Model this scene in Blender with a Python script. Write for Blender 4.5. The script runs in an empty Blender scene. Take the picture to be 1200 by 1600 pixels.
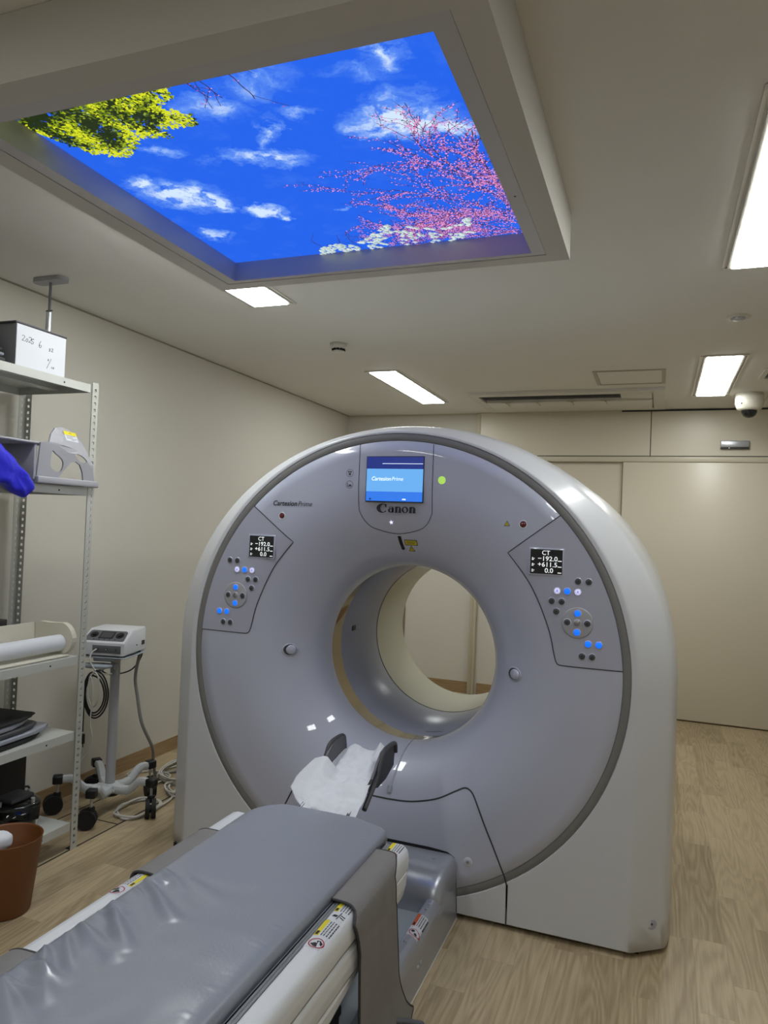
import bpy, bmesh, math, random
from mathutils import Vector, Matrix, noise
random.seed(7)
PI = math.pi
sc = bpy.context.scene
COL = sc.collection

# ---------------------------------------------------------------- camera
cd = bpy.data.cameras.new('camera'); cam = bpy.data.objects.new('camera', cd); COL.objects.link(cam)
cd.sensor_fit = 'VERTICAL'; cd.sensor_height = 36.0; cd.sensor_width = 27.0
cd.lens = 1137.0 / 1600.0 * 36.0
cd.clip_start = 0.02
cam.matrix_world = Matrix(((0.9353, -0.0302, 0.3526, 0.0), (0.3516, -0.0340, -0.9355, 0.0), (0.0402, 0.9990, -0.0213, 1.5), (0, 0, 0, 1)))
sc.camera = cam

# ---------------------------------------------------------------- world, exposure
w = bpy.data.worlds.new('world'); sc.world = w; w.use_nodes = True
w.node_tree.nodes['Background'].inputs[0].default_value = (0.5, 0.5, 0.5, 1)
w.node_tree.nodes['Background'].inputs[1].default_value = 0.02
sc.view_settings.view_transform = 'Standard'; sc.view_settings.look = 'None'
sc.view_settings.gamma = 1.0; sc.view_settings.exposure = 0.0
sc.view_settings.use_curve_mapping = False
LAMP = 21.5        # radiance of the ceiling lamps' diffusers
SKYP = 1.1        # brightness of the lit sky picture

# ---------------------------------------------------------------- materials
def lin(c):
    return tuple((v/12.92 if v <= 0.04045 else ((v+0.055)/1.055)**2.4) for v in c)
def rgb(r, g, b): return lin((r/255, g/255, b/255))
def mat(name, col, rough=0.5, metal=0.0, coat=0.0, emit=None, es=1.0, noise_amt=0.0, nscale=30, bump=0.0, bscale=300, alpha=None, trans=0.0, coatr=0.05):
    m = bpy.data.materials.new(name); m.use_nodes = True
    nt = m.node_tree; b = nt.nodes['Principled BSDF']
    b.inputs['Base Color'].default_value = (*col, 1); b.inputs['Roughness'].default_value = rough
    b.inputs['Metallic'].default_value = metal; b.inputs['Coat Weight'].default_value = coat
    b.inputs['Coat Roughness'].default_value = coatr
    if emit:
        b.inputs['Emission Color'].default_value = (*emit, 1); b.inputs['Emission Strength'].default_value = es
    if trans: b.inputs['Transmission Weight'].default_value = trans
    if alpha is not None: b.inputs['Alpha'].default_value = alpha
    tc = nt.nodes.new('ShaderNodeTexCoord')
    if noise_amt:
        n = nt.nodes.new('ShaderNodeTexNoise'); n.inputs['Scale'].default_value = nscale; n.inputs['Detail'].default_value = 5
        nt.links.new(tc.outputs['Object'], n.inputs['Vector'])
        mx = nt.nodes.new('ShaderNodeMix'); mx.data_type = 'RGBA'
        mx.inputs[6].default_value = (*[c*(1-noise_amt) for c in col], 1); mx.inputs[7].default_value = (*[min(1, c*(1+noise_amt)) for c in col], 1)
        nt.links.new(n.outputs['Fac'], mx.inputs[0]); nt.links.new(mx.outputs[2], b.inputs['Base Color'])
    if bump:
        n2 = nt.nodes.new('ShaderNodeTexNoise'); n2.inputs['Scale'].default_value = bscale; n2.inputs['Detail'].default_value = 4
        nt.links.new(tc.outputs['Object'], n2.inputs['Vector'])
        bp = nt.nodes.new('ShaderNodeBump'); bp.inputs['Strength'].default_value = bump; bp.inputs['Distance'].default_value = 0.01
        nt.links.new(n2.outputs['Fac'], bp.inputs['Height']); nt.links.new(bp.outputs['Normal'], b.inputs['Normal'])
    return m

M = {}
M['wall'] = mat('wall_paper', rgb(204, 200, 189), 0.7, noise_amt=0.02, nscale=4, bump=0.05, bscale=250)
M['ceil'] = mat('ceiling_board', rgb(222, 220, 214), 0.8, noise_amt=0.02, nscale=3, bump=0.05, bscale=200)
M['panelw'] = mat('wall_panel', rgb(208, 200, 180), 0.35, noise_amt=0.015, nscale=2)
M['door'] = mat('door_laminate', rgb(208, 200, 180), 0.32, noise_amt=0.015, nscale=2)
M['trim'] = mat('painted_trim', rgb(196, 188, 166), 0.35)
M['darkgap'] = mat('dark_gap', rgb(40, 38, 34), 0.7)
M['gloss'] = mat('glossy_white_plastic', rgb(184, 188, 204), 0.42, coat=0.8, coatr=0.015)  # white plastic with the sky panel's blue light mixed into its colour
M['shell'] = mat('satin_white_shell', rgb(204, 206, 209), 0.32, coat=0.25, coatr=0.08)
M['ctlpanel'] = mat('control_panel_plastic', rgb(174, 176, 190), 0.4, coat=0.1)
M['ringgrey'] = mat('grey_trim_ring', rgb(122, 121, 118), 0.45, metal=0.0)
M['seam'] = mat('panel_seam', rgb(58, 58, 62), 0.5)
M['black'] = mat('black_plastic', rgb(22, 22, 24), 0.45)
M['blackm'] = mat('matt_black_rubber', rgb(16, 16, 17), 0.7)
M['ink'] = mat('black_ink', rgb(26, 26, 30), 0.5)
M['white'] = mat('white_plastic', rgb(214, 216, 220), 0.3, coat=0.3)
M['rail'] = mat('white_rail', rgb(218, 221, 224), 0.3, coat=0.2)
M['cream'] = mat('cream_bore_liner', rgb(205, 203, 184), 0.3, coat=0.3)
M['silver'] = mat('silver_paint', rgb(172, 176, 184), 0.32, metal=0.55)
M['alu'] = mat('aluminium', rgb(186, 190, 194), 0.35, metal=0.6)
M['steel'] = mat('shelf_steel', rgb(192, 194, 188), 0.42, metal=0.15)
M['postst'] = mat('shelf_post_steel', rgb(186, 187, 180), 0.4, metal=0.2)
M['vinyl'] = mat('grey_vinyl', rgb(140, 145, 157), 0.33, coat=0.7, coatr=0.19, bump=0.06, bscale=120)
M['strap'] = mat('grey_strap_fabric', rgb(124, 121, 120), 0.62, noise_amt=0.08, nscale=25, bump=0.2, bscale=500)
M['strapedge'] = mat('dark_strap_binding', rgb(62, 60, 62), 0.7)
M['lgrey'] = mat('light_grey_paint', rgb(160, 168, 174), 0.45)
M['mgrey'] = mat('mid_grey_plastic', rgb(96, 98, 102), 0.45)
M['dgrey'] = mat('dark_grey_plastic', rgb(68, 68, 72), 0.5)
M['bellows'] = mat('dark_bellows', rgb(84, 84, 82), 0.6)
M['paper'] = mat('white_paper', rgb(206, 209, 215), 0.8)
M['tissue'] = mat('tissue_sheet', rgb(222, 225, 230), 0.85, bump=0.35, bscale=350, noise_amt=0.04, nscale=40)
M['orange'] = mat('orange_label', rgb(214, 92, 40), 0.5)
M['yellow'] = mat('yellow_label', rgb(222, 206, 40), 0.5)
M['redring'] = mat('red_label_ring', rgb(170, 30, 50), 0.5)
M['redlens'] = mat('dark_red_lens', rgb(96, 30, 34), 0.2, coat=0.5)
M['bin'] = mat('brown_plastic', rgb(112, 66, 28), 0.5)
M['blue'] = mat('blue_bag_fabric', rgb(22, 22, 200), 0.45, bump=0.15, bscale=60)
M['gplastic'] = mat('grey_moulded_plastic', rgb(158, 158, 164), 0.45)
M['creamp'] = mat('cream_plastic', rgb(208, 204, 188), 0.45)
M['cable_w'] = mat('white_cable', rgb(196, 194, 186), 0.5)
M['cable_g'] = mat('grey_cable', rgb(140, 138, 134), 0.5)
M['cable_k'] = mat('black_cable', rgb(20, 20, 22), 0.45)
M['btn'] = mat('grey_button', rgb(72, 76, 78), 0.4)
M['btnm'] = mat('metal_button', rgb(165, 160, 160), 0.3, metal=0.6)
M['btnb'] = mat('lit_blue_button', rgb(10, 60, 220), 0.4, emit=rgb(10, 110, 255), es=1.1)
M['btnw'] = mat('lit_white_button', rgb(200, 200, 235), 0.4, emit=rgb(215, 212, 250), es=0.55)
M['scrk'] = mat('display_black', rgb(22, 26, 30), 0.25, coat=0.3)
M['scrt'] = mat('display_text', rgb(220, 225, 225), 0.5, emit=rgb(225, 230, 230), es=0.8)
M['s_navy'] = mat('screen_navy', rgb(10, 20, 60), 0.3, emit=rgb(28, 48, 130), es=0.9)
M['s_light'] = mat('screen_light_blue', rgb(40, 80, 120), 0.3, emit=rgb(110, 180, 245), es=0.9)
M['s_mid'] = mat('screen_mid_blue', rgb(20, 50, 120), 0.3, emit=rgb(50, 125, 235), es=0.9)
M['s_txt'] = mat('screen_text', rgb(200, 220, 240), 0.4, emit=rgb(225, 240, 255), es=1.0)
M['green'] = mat('lit_green_ring', rgb(150, 200, 60), 0.4, emit=rgb(185, 235, 90), es=0.8)
M['starled'] = mat('lit_white_led', rgb(220, 220, 240), 0.4, emit=rgb(225, 225, 255), es=1.4)
M['laser'] = mat('laser_slot', rgb(14, 14, 18), 0.15)
M['window'] = mat('scan_window_film', rgb(140, 126, 98), 0.06, metal=0.9)
M['diff'] = mat('lamp_diffuser', rgb(235, 238, 240), 0.5, emit=(0.97, 1.0, 0.985), es=LAMP)
M['frame'] = mat('white_frame', rgb(206, 203, 194), 0.4)
M['glass'] = mat('clear_glass', (0.92, 0.95, 0.95), 0.03, trans=1.0)
M['camwhite'] = mat('camera_white', rgb(214, 210, 196), 0.4)
M['reveal'] = mat('panel_reveal', rgb(188, 186, 186), 0.35)
M['cartp'] = mat('cart_paint', rgb(196, 200, 202), 0.4)
M['bore'] = mat('bore_plastic', rgb(182, 186, 200), 0.28)
M['box'] = mat('grey_cardboard', rgb(104, 104, 106), 0.7)

def floor_mat():
    m = bpy.data.materials.new('wood_floor'); m.use_nodes = True; nt = m.node_tree; b = nt.nodes['Principled BSDF']
    L = nt.links.new; N = nt.nodes.new
    tc = N('ShaderNodeTexCoord'); mp = N('ShaderNodeMapping'); mp.inputs['Rotation'].default_value = (0, 0, PI/2)
    L(tc.outputs['Object'], mp.inputs['Vector'])
    br = N('ShaderNodeTexBrick'); br.inputs['Scale'].default_value = 1.0
    br.inputs['Brick Width'].default_value = 0.66; br.inputs['Row Height'].default_value = 0.118
    br.inputs['Mortar Size'].default_value = 0.0006; br.inputs['Mortar Smooth'].default_value = 0.3
    br.offset = 0.37; br.offset_frequency = 3; br.squash = 0.7; br.squash_frequency = 2
    br.inputs['Color1'].default_value = (0, 0, 0, 1); br.inputs['Color2'].default_value = (1, 1, 1, 1); br.inputs['Mortar'].default_value = (0.3, 0.3, 0.3, 1)
    L(mp.outputs[0], br.inputs['Vector'])
    # grain: coordinates shifted per stave, stretched along the stave
    sep = N('ShaderNodeSeparateXYZ'); L(mp.outputs[0], sep.inputs[0])
    mul = N('ShaderNodeMath'); mul.operation = 'MULTIPLY'; mul.inputs[1].default_value = 17.0; L(br.outputs['Color'], mul.inputs[0])
    add = N('ShaderNodeMath'); add.operation = 'ADD'; L(sep.outputs[0], add.inputs[0]); L(mul.outputs[0], add.inputs[1])
    cmb = N('ShaderNodeCombineXYZ'); L(add.outputs[0], cmb.inputs[0]); L(sep.outputs[1], cmb.inputs[1]); L(mul.outputs[0], cmb.inputs[2])
    mp2 = N('ShaderNodeMapping'); mp2.inputs['Scale'].default_value = (0.9, 8, 1); L(cmb.outputs[0], mp2.inputs['Vector'])
    n1 = N('ShaderNodeTexNoise'); n1.inputs['Scale'].default_value = 1.0; n1.inputs['Detail'].default_value = 1.5; L(mp2.outputs[0], n1.inputs['Vector'])
    # contour lines of the stretched noise read as cathedral grain
    m1 = N('ShaderNodeMath'); m1.operation = 'MULTIPLY'; m1.inputs[1].default_value = 95.0; L(n1.outputs['Fac'], m1.inputs[0])
    sn = N('ShaderNodeMath'); sn.operation = 'SINE'; L(m1.outputs[0], sn.inputs[0])
    mp3 = N('ShaderNodeMapping'); mp3.inputs['Scale'].default_value = (6, 130, 1); L(cmb.outputs[0], mp3.inputs['Vector'])
    n2 = N('ShaderNodeTexNoise'); n2.inputs['Scale'].default_value = 1.0; n2.inputs['Detail'].default_value = 3; L(mp3.outputs[0], n2.inputs['Vector'])
    r1 = N('ShaderNodeMapRange'); r1.inputs['From Min'].default_value = -1; r1.inputs['From Max'].default_value = 1
    r1.inputs['To Min'].default_value = 0; r1.inputs['To Max'].default_value = 0.3; L(sn.outputs[0], r1.inputs['Value'])
    r2 = N('ShaderNodeMapRange'); r2.inputs['From Min'].default_value = 0.3; r2.inputs['From Max'].default_value = 0.7
    r2.inputs['To Min'].default_value = 0; r2.inputs['To Max'].default_value = 0.38; L(n2.outputs['Fac'], r2.inputs['Value'])
    a1 = N('ShaderNodeMath'); a1.operation = 'ADD'; L(r1.outputs[0], a1.inputs[0]); L(r2.outputs[0], a1.inputs[1])
    sc1 = N('ShaderNodeMath'); sc1.operation = 'MULTIPLY_ADD'; sc1.inputs[1].default_value = 0.56; L(br.outputs['Color'], sc1.inputs[0]); L(a1.outputs[0], sc1.inputs[2])
    cr = N('ShaderNodeValToRGB'); cr.color_ramp.elements[0].position = 0.0; cr.color_ramp.elements[0].color = (*rgb(132, 113, 84), 1)
    cr.color_ramp.elements[1].position = 1.0; cr.color_ramp.elements[1].color = (*rgb(186, 168, 136), 1)
    L(sc1.outputs[0], cr.inputs[0])
    mm = N('ShaderNodeMix'); mm.data_type = 'RGBA'; mm.inputs[7].default_value = (*rgb(126, 106, 80), 1)
    f = N('ShaderNodeMath'); f.operation = 'MULTIPLY'; f.inputs[1].default_value = 0.6; L(br.outputs['Fac'], f.inputs[0])
    L(f.outputs[0], mm.inputs[0]); L(cr.outputs[0], mm.inputs[6]); L(mm.outputs[2], b.inputs['Base Color'])
    b.inputs['Roughness'].default_value = 0.42
    return m
M['floor'] = floor_mat()

def wood_mat(name, c1, c2):
    m = bpy.data.materials.new(name); m.use_nodes = True; nt = m.node_tree; b = nt.nodes['Principled BSDF']
    tc = nt.nodes.new('ShaderNodeTexCoord'); mp = nt.nodes.new('ShaderNodeMapping'); mp.inputs['Scale'].default_value = (2, 2, 40)
    n = nt.nodes.new('ShaderNodeTexNoise'); n.inputs['Scale'].default_value = 3; n.inputs['Detail'].default_value = 4
    nt.links.new(tc.outputs['Object'], mp.inputs['Vector']); nt.links.new(mp.outputs[0], n.inputs['Vector'])
    cr = nt.nodes.new('ShaderNodeValToRGB'); cr.color_ramp.elements[0].color = (*c1, 1); cr.color_ramp.elements[1].color = (*c2, 1)
    cr.color_ramp.elements[0].position = 0.3; cr.color_ramp.elements[1].position = 0.7
    nt.links.new(n.outputs['Fac'], cr.inputs[0]); nt.links.new(cr.outputs[0], b.inputs['Base Color']); b.inputs['Roughness'].default_value = 0.4
    return m
M['skirt'] = wood_mat('wood_skirting', rgb(138, 112, 78), rgb(168, 142, 106))

# ---------------------------------------------------------------- mesh builder
def catmull(pts, n=8, closed=False):
    P = [Vector(p) for p in pts]; out = []; m = len(P)
    if m < 3: return P
    rng = range(m if closed else m-1)
    for i in rng:
        if closed: a, b, c, d = P[(i-1) % m], P[i], P[(i+1) % m], P[(i+2) % m]
        else: a, b, c, d = P[max(i-1, 0)], P[i], P[i+1], P[min(i+2, m-1)]
        for k in range(n):
            t = k/n
            out.append(0.5*((2*b)+(c-a)*t+(2*a-5*b+4*c-d)*t*t+(3*b-a-3*c+d)*t**3))
    if not closed: out.append(P[-1])
    return out

class MB:
    def __init__(s): s.v = []; s.f = []; s.m = []; s.sm = []
    def add(s, verts, faces, mi=0, smooth=False):
        o = len(s.v); s.v += [tuple(v) for v in verts]
        for f in faces: s.f.append([o+i for i in f]); s.m.append(mi); s.sm.append(smooth)
    def bm(s, bm, mi=0, smooth=False, M4=None):
        bm.verts.ensure_lookup_table(); bm.verts.index_update()
        vs = [(M4 @ v.co if M4 else v.co.copy()) for v in bm.verts]
        s.add(vs, [[v.index for v in f.verts] for f in bm.faces], mi, smooth); bm.free()
    def box(s, a, b, mi=0, bev=0.0, seg=2, M4=None, smooth=None):
        bm = bmesh.new(); bmesh.ops.create_cube(bm, size=1)
        for v in bm.verts:
            v.co = Vector(((a[0]+b[0])/2+v.co.x*(b[0]-a[0]), (a[1]+b[1])/2+v.co.y*(b[1]-a[1]), (a[2]+b[2])/2+v.co.z*(b[2]-a[2])))
        if bev: bmesh.ops.bevel(bm, geom=bm.edges[:]+bm.verts[:], offset=bev, segments=seg, affect='EDGES', profile=0.5)
        s.bm(bm, mi, bool(bev) if smooth is None else smooth, M4)
    def loft(s, rings, closed=True, cap0=False, cap1=False, mi=0, smooth=True, flip=False):
        n = len(rings[0]); vs = [p for r in rings for p in r]; fs = []
        for i in range(len(rings)-1):
            for j in range(n if closed else n-1):
                k = (j+1) % n
                q = [i*n+j, i*n+k, (i+1)*n+k, (i+1)*n+j]
                fs.append(q[::-1] if flip else q)
        if cap0: fs.append(list(range(n))[::(1 if flip else -1)])
        if cap1: fs.append([(len(rings)-1)*n+j for j in range(n)][::(-1 if flip else 1)])
        s.add(vs, fs, mi, smooth)
    def tube(s, pts, r, seg=10, closed=False, mi=0, sub=0, caps=True):
        if sub: pts = catmull(pts, sub, closed)
        P = [Vector(p) for p in pts]; n = len(P); rings = []; up = None
        for i in range(n):
            if closed: t = P[(i+1) % n]-P[(i-1) % n]
            else: t = P[min(i+1, n-1)]-P[max(i-1, 0)]
            t.normalize()
            if up is None:
                up = Vector((0, 0, 1)) if abs(t.z) < 0.9 else Vector((1, 0, 0))
            up = (up-t*up.dot(t))
            if up.length < 1e-5: up = t.orthogonal()
            up.normalize(); sd = t.cross(up)
            rr = r(i/(n-1)) if callable(r) else r
            rings.append([P[i]+up*rr*math.cos(2*PI*k/seg)+sd*rr*math.sin(2*PI*k/seg) for k in range(seg)])
        if closed: rings.append(rings[0])
        s.loft(rings, True, caps and not closed, caps and not closed, mi, True, flip=True)
    def lathe(s, prof, c=(0, 0, 0), axis='z', seg=32, mi=0, smooth=True, cap=False, sx=1.0, sy=1.0):
        rings = []
        for r, h in prof:
            ring = []
            for k in range(seg):
                a = 2*PI*k/seg; x, y = r*math.cos(a)*sx, r*math.sin(a)*sy
                if axis == 'z': p = (c[0]+x, c[1]+y, c[2]+h)
                elif axis == 'y': p = (c[0]+x, c[1]+h, c[2]-y)
                else: p = (c[0]+h, c[1]+x, c[2]+y)
                ring.append(p)
            rings.append(ring)
        s.loft(rings, True, cap, cap, mi, smooth)
    def cyl(s, a, b, r, seg=24, mi=0, r2=None):
        a = Vector(a); b = Vector(b); r2 = r if r2 is None else r2
        t = (b-a).normalized(); u = t.orthogonal().normalized(); v = t.cross(u)
        R = [[p+u*q*math.cos(2*PI*k/seg)+v*q*math.sin(2*PI*k/seg) for k in range(seg)] for p, q in ((a, r), (b, r2))]
        s.loft(R, True, False, False, mi, True)
        n = len(s.v); s.add(R[0]+R[1], [list(range(seg))[::-1], list(range(seg, 2*seg))], mi, False)
    def prism(s, pts, f0, f1, mi=0, smooth=False):
        """pts 2D; f0/f1 map a 2D point to 3D for the two faces"""
        n = len(pts); A = [f0(p) for p in pts]; B = [f1(p) for p in pts]
        s.add(A+B, [list(range(n))[::-1], list(range(n, 2*n))]+[[i, (i+1) % n, n+(i+1) % n, n+i] for i in range(n)], mi, smooth)
    def text(s, body, size, M4, mi=0, shear=0.0, bold=0.0, align='LEFT', sx=1.0, depth=0.0):
        c = bpy.data.curves.new('t', 'FONT'); c.body = body; c.size = size; c.shear = shear; c.offset = bold
        c.align_x = align; c.resolution_u = 3; c.extrude = depth
        o = bpy.data.objects.new('t', c); COL.objects.link(o)
        me = bpy.data.meshes.new_from_object(o)
        S = Matrix.Diagonal((sx, 1, 1, 1))
        s.add([M4 @ S @ v.co for v in me.vertices], [list(p.vertices) for p in me.polygons], mi, False)
        xr = max([v.co.x for v in me.vertices] or [0])*sx
        COL.objects.unlink(o); bpy.data.objects.remove(o); bpy.data.meshes.remove(me); bpy.data.curves.remove(c)
        return xr
    def build(s, name, mats, parent=None, label=None, fixn=True):
        me = bpy.data.meshes.new(name)
        c = Vector((0, 0, 0))
        if parent is None:
            xs = [v[0] for v in s.v]; ys = [v[1] for v in s.v]; zs = [v[2] for v in s.v]
            c = Vector(((min(xs)+max(xs))/2, (min(ys)+max(ys))/2, min(zs)))
        me.from_pydata([(v[0]-c.x, v[1]-c.y, v[2]-c.z) for v in s.v], [], s.f)
        if not isinstance(mats, (list, tuple)): mats = [mats]
        for m in mats: me.materials.append(m)
        me.polygons.foreach_set('material_index', s.m); me.polygons.foreach_set('use_smooth', s.sm)
        if fixn:
            b = bmesh.new(); b.from_mesh(me); bmesh.ops.recalc_face_normals(b, faces=b.faces[:]); b.to_mesh(me); b.free()
        me.update()
        o = bpy.data.objects.new(name, me); COL.objects.link(o); o.location = c
        if parent is not None:
            o.parent = parent; o.location = (0, 0, 0)
            if parent.type == 'EMPTY': o.matrix_parent_inverse = Matrix.Translation(-parent.location)
            elif parent.parent is None: o.matrix_parent_inverse = Matrix.Translation(-parent.location)
        if label: o['label'] = label
        return o

def thing(name, label, cat, loc, group=None):
    o = bpy.data.objects.new(name, None); COL.objects.link(o); o.location = loc; o.empty_display_size = 0.1
    o['label'] = label; o['category'] = cat
    if group: o['group'] = group
    return o
def tag(o, label, cat, group=None):
    o['label'] = label; o['category'] = cat
    if group: o['group'] = group
    return o
def struct(o): o['kind'] = 'structure'; return o
def autosmooth(o, ang=40):
    me = o.data
    b = bmesh.new(); b.from_mesh(me)
    for e in b.edges:
        if len(e.link_faces) == 2 and e.calc_face_angle(0) > math.radians(ang): e.smooth = False
    b.to_mesh(me); b.free()
def supp(P, d=0.0035, closed=True):
    out = []; n = len(P)
    for i in range(n if closed else n-1):
        a, c = P[i], P[(i+1) % n]; L = math.hypot(c[0]-a[0], c[1]-a[1]); out.append(a)
        if L > 4*d:
            out.append((a[0]+(c[0]-a[0])*d/L, a[1]+(c[1]-a[1])*d/L)); out.append((c[0]-(c[0]-a[0])*d/L, c[1]-(c[1]-a[1])*d/L))
    if not closed: out.append(P[-1])
    return out
def copy_tree(o, parent=None):
    c = o.copy(); COL.objects.link(c)
    if parent is not None: c.parent = parent; c.matrix_parent_inverse = o.matrix_parent_inverse.copy()
    for ch in [x for x in bpy.data.objects if x.parent == o]: copy_tree(ch, c)
    return c

# matrices that put flat text on a surface
def onY(x, y, z, rz=0.0): return Matrix.Translation((x, y, z)) @ Matrix.Rotation(rz, 4, 'Z') @ Matrix.Rotation(PI/2, 4, 'X')       # faces -Y
def onX(x, y, z): return Matrix.Translation((x, y, z)) @ Matrix.Rotation(PI/2, 4, 'Z') @ Matrix.Rotation(PI/2, 4, 'X')    # faces +X, reads along +Y
def onZ(x, y, z, rz=0.0): return Matrix.Translation((x, y, z)) @ Matrix.Rotation(rz, 4, 'Z')

# ================================================================= ROOM
XL, XR, YB, YN, H = -2.91, 2.3, 6.62, -2.4, 2.595
b = MB(); b.box((XL-0.1, YN-0.1, -0.1), (XR+0.1, YB+0.1, 0), 0); o = struct(b.build('floor', M['floor']))
b = MB()  # ceiling with an opening above the lit panel
b.box((XL-0.1, YN-0.1, H), (XR+0.1, YB+0.1, H+0.1), 0); struct(b.build('ceiling', M['ceil']))
b = MB(); b.box((XL-0.1, YN, 0), (XL, YB, H)); struct(b.build('wall_left', M['wall']))
b = MB(); b.box((XR, YN, 0), (XR+0.1, YB, H)); struct(b.build('wall_right', M['wall']))
b = MB(); b.box((XL, YB, 0), (XR, YB+0.1, H)); struct(b.build('wall_back', M['wall']))
b = MB(); b.box((XL, YN-0.1, 0), (XR, YN, H)); struct(b.build('wall_near', M['wall']))
b = MB(); b.box((XL, YN, 0), (XL+0.006, YB, 0.085)); struct(b.build('baseboard_left', M['skirt']))
b = MB(); b.box((XL+0.006, YB-0.006, 0), (-1.58, YB, 0.105)); b.box((-1.52, YB-0.006, 0), (-0.35, YB, 0.105)); struct(b.build('baseboard_back', M['skirt']))
# ceiling edge shadow-gap trims
b = MB(); b.box((XL, YN, H-0.008), (XL+0.006, YB, H-0.001)); struct(b.build('trim_1', mat('ceiling_bead', rgb(150, 143, 128), 0.6)))
b = MB(); b.box((XL, YB-0.008, H-0.012), (-0.3, YB, H-0.002)); struct(b.build('trim_2', M['trim']))
# overhead panelling of the sliding door
b = MB()
b.box((-1.555, YB-0.05, 2.2), (-0.083, YB-0.001, H-0.004)); b.box((-0.076, YB-0.05, 2.2), (XR-0.002, YB-0.001, H-0.004))
struct(b.build('wall_panel_back', M['panelw']))
b = MB(); b.box((-0.083, YB-0.046, 2.2), (-0.076, YB-0.002, H-0.01)); b.box((-1.3, YB-0.052, 2.192), (XR-0.002, YB-0.03, 2.2)); struct(b.build('trim_3', M['darkgap']))
b = MB(); b.box((-0.32, YB-0.053, H-0.016), (XR-0.002, YB-0.04, H-0.004)); struct(b.build('trim_4', M['darkgap']))
b = MB(); b.box((-1.555, YB-0.075, 2.145), (XR-0.002, YB-0.002, 2.191), bev=0.004); struct(b.build('trim_5', M['trim']))
b = MB(); b.box((-1.60, YB-0.035, 0), (-1.558, YB-0.001, H-0.004), bev=0.004); b.box((-1.557, YB-0.06, 0), (-1.54, YB-0.001, 2.144), bev=0.003); struct(b.build('trim_6', M['trim']))
b = MB(); b.box((-2.275, YB-0.02, 0), (-2.235, YB-0.001, 2.3), bev=0.003); struct(b.build('trim_7', mat('dark_post', rgb(128, 116, 92), 0.5)))
b = MB(); b.box((-0.95, YB-0.03, 0.106), (-0.30, YB-0.001, 2.144)); struct(b.build('trim_8', M['panelw']))
dr = MB(); dr.box((-0.295, YB-0.07, 0.012), (1.45, YB-0.032, 2.143), bev=0.003); do = struct(dr.build('door_1', M['door']))
b = MB(); b.box((1.28, YB-0.1, 0.85), (1.31, YB-0.0705, 1.35), bev=0.008); b.build('door_handle', M['alu'], do)
b = MB(); b.box((-0.295, YB-0.06, 0.0), (1.45, YB-0.04, 0.011)); struct(b.build('trim_9', mat('door_gap_dark', rgb(104, 88, 62), 0.7)))  # strip standing in for the gap under the door, its dark put into the colour
# black joints of the cable duct in the floor
b = MB()
b.box((-2.424, -0.5, 0.0002), (-2.416, 4.6, 0.0016)); b.box((-2.72, 2.915, 0.0002), (-2.424, 2.921, 0.0016)); b.box((-2.72, -0.5, 0.0002), (-2.714, 4.6, 0.0016))
struct(b.build('trim_10', M['darkgap']))

# door sensor on the overhead panel
t = thing('door_sensor', 'small silver automatic door sensor on the beige panel above the sliding door', 'sensor', (0.567, YB-0.05, 2.26))
b = MB(); b.box((0.46, YB-0.088, 2.268), (0.675, YB-0.0505, 2.322), bev=0.006); b.build('housing', M['alu'], t)
b = MB(); b.box((0.462, YB-0.084, 2.258), (0.673, YB-0.052, 2.268)); b.build('lens_strip', M['black'], t)
b = MB(); b.cyl((0.525, YB-0.086, 2.262), (0.525, YB-0.092, 2.262), 0.006, 12); b.build('indicator', M['white'], t)

# ---------------------------------------------------------------- ceiling lamps
def lamp(x, y0, y1, label, first=None):
    if first:
        c = copy_tree(first); c.location = (x, (y0+y1)/2, H); c['label'] = label; return c
    xc, yc = x, (y0+y1)/2; L2 = (y1-y0)/2
    t = thing('ceiling_light', label, 'ceiling light', (xc, yc, H), 'recessed oblong ceiling lights')
    b = MB()
    for sx in (-1, 1):
        b.box((xc+sx*0.105-0.008, yc-L2, H-0.007), (xc+sx*0.105+0.008, yc+L2, H-0.0005), bev=0.002)
        b.box((xc+sx*0.126-0.006, yc-L2-0.02, H-0.004), (xc+sx*0.126+0.006, yc+L2+0.02, H-0.0005))
    for sy in (-1, 1): b.box((xc-0.13, yc+sy*(L2+0.012)-0.012, H-0.006), (xc+0.13, yc+sy*(L2+0.012)+0.012, H-0.0005), bev=0.002)
    b.build('frame', M['frame'], t)
    b = MB(); b.box((xc-0.097, yc-L2, H-0.012), (xc+0.097, yc+L2, H-0.001), bev=0.005); b.build('diffuser', M['diff'], t)
    return t
l0 = lamp(-1.84, 1.93, 3.17, 'lit oblong ceiling light partly hidden behind the sky panel frame')
lamp(-1.84, 4.74, 5.98, 'lit oblong ceiling light above the scanner, left of the air conditioner', l0)
lamp(0.34, 1.93, 3.17, 'large lit ceiling light cut off by the right edge, nearest right', l0)
lamp(0.34, 4.70, 5.94, 'lit oblong ceiling light beside the dome camera', l0)
lamp(-1.84, -0.88, 0.36, 'lit ceiling light behind the viewer, on the shelf side', l0)
lamp(0.34, -0.88, 0.36, 'lit ceiling light behind the viewer, on the door side', l0)

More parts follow.
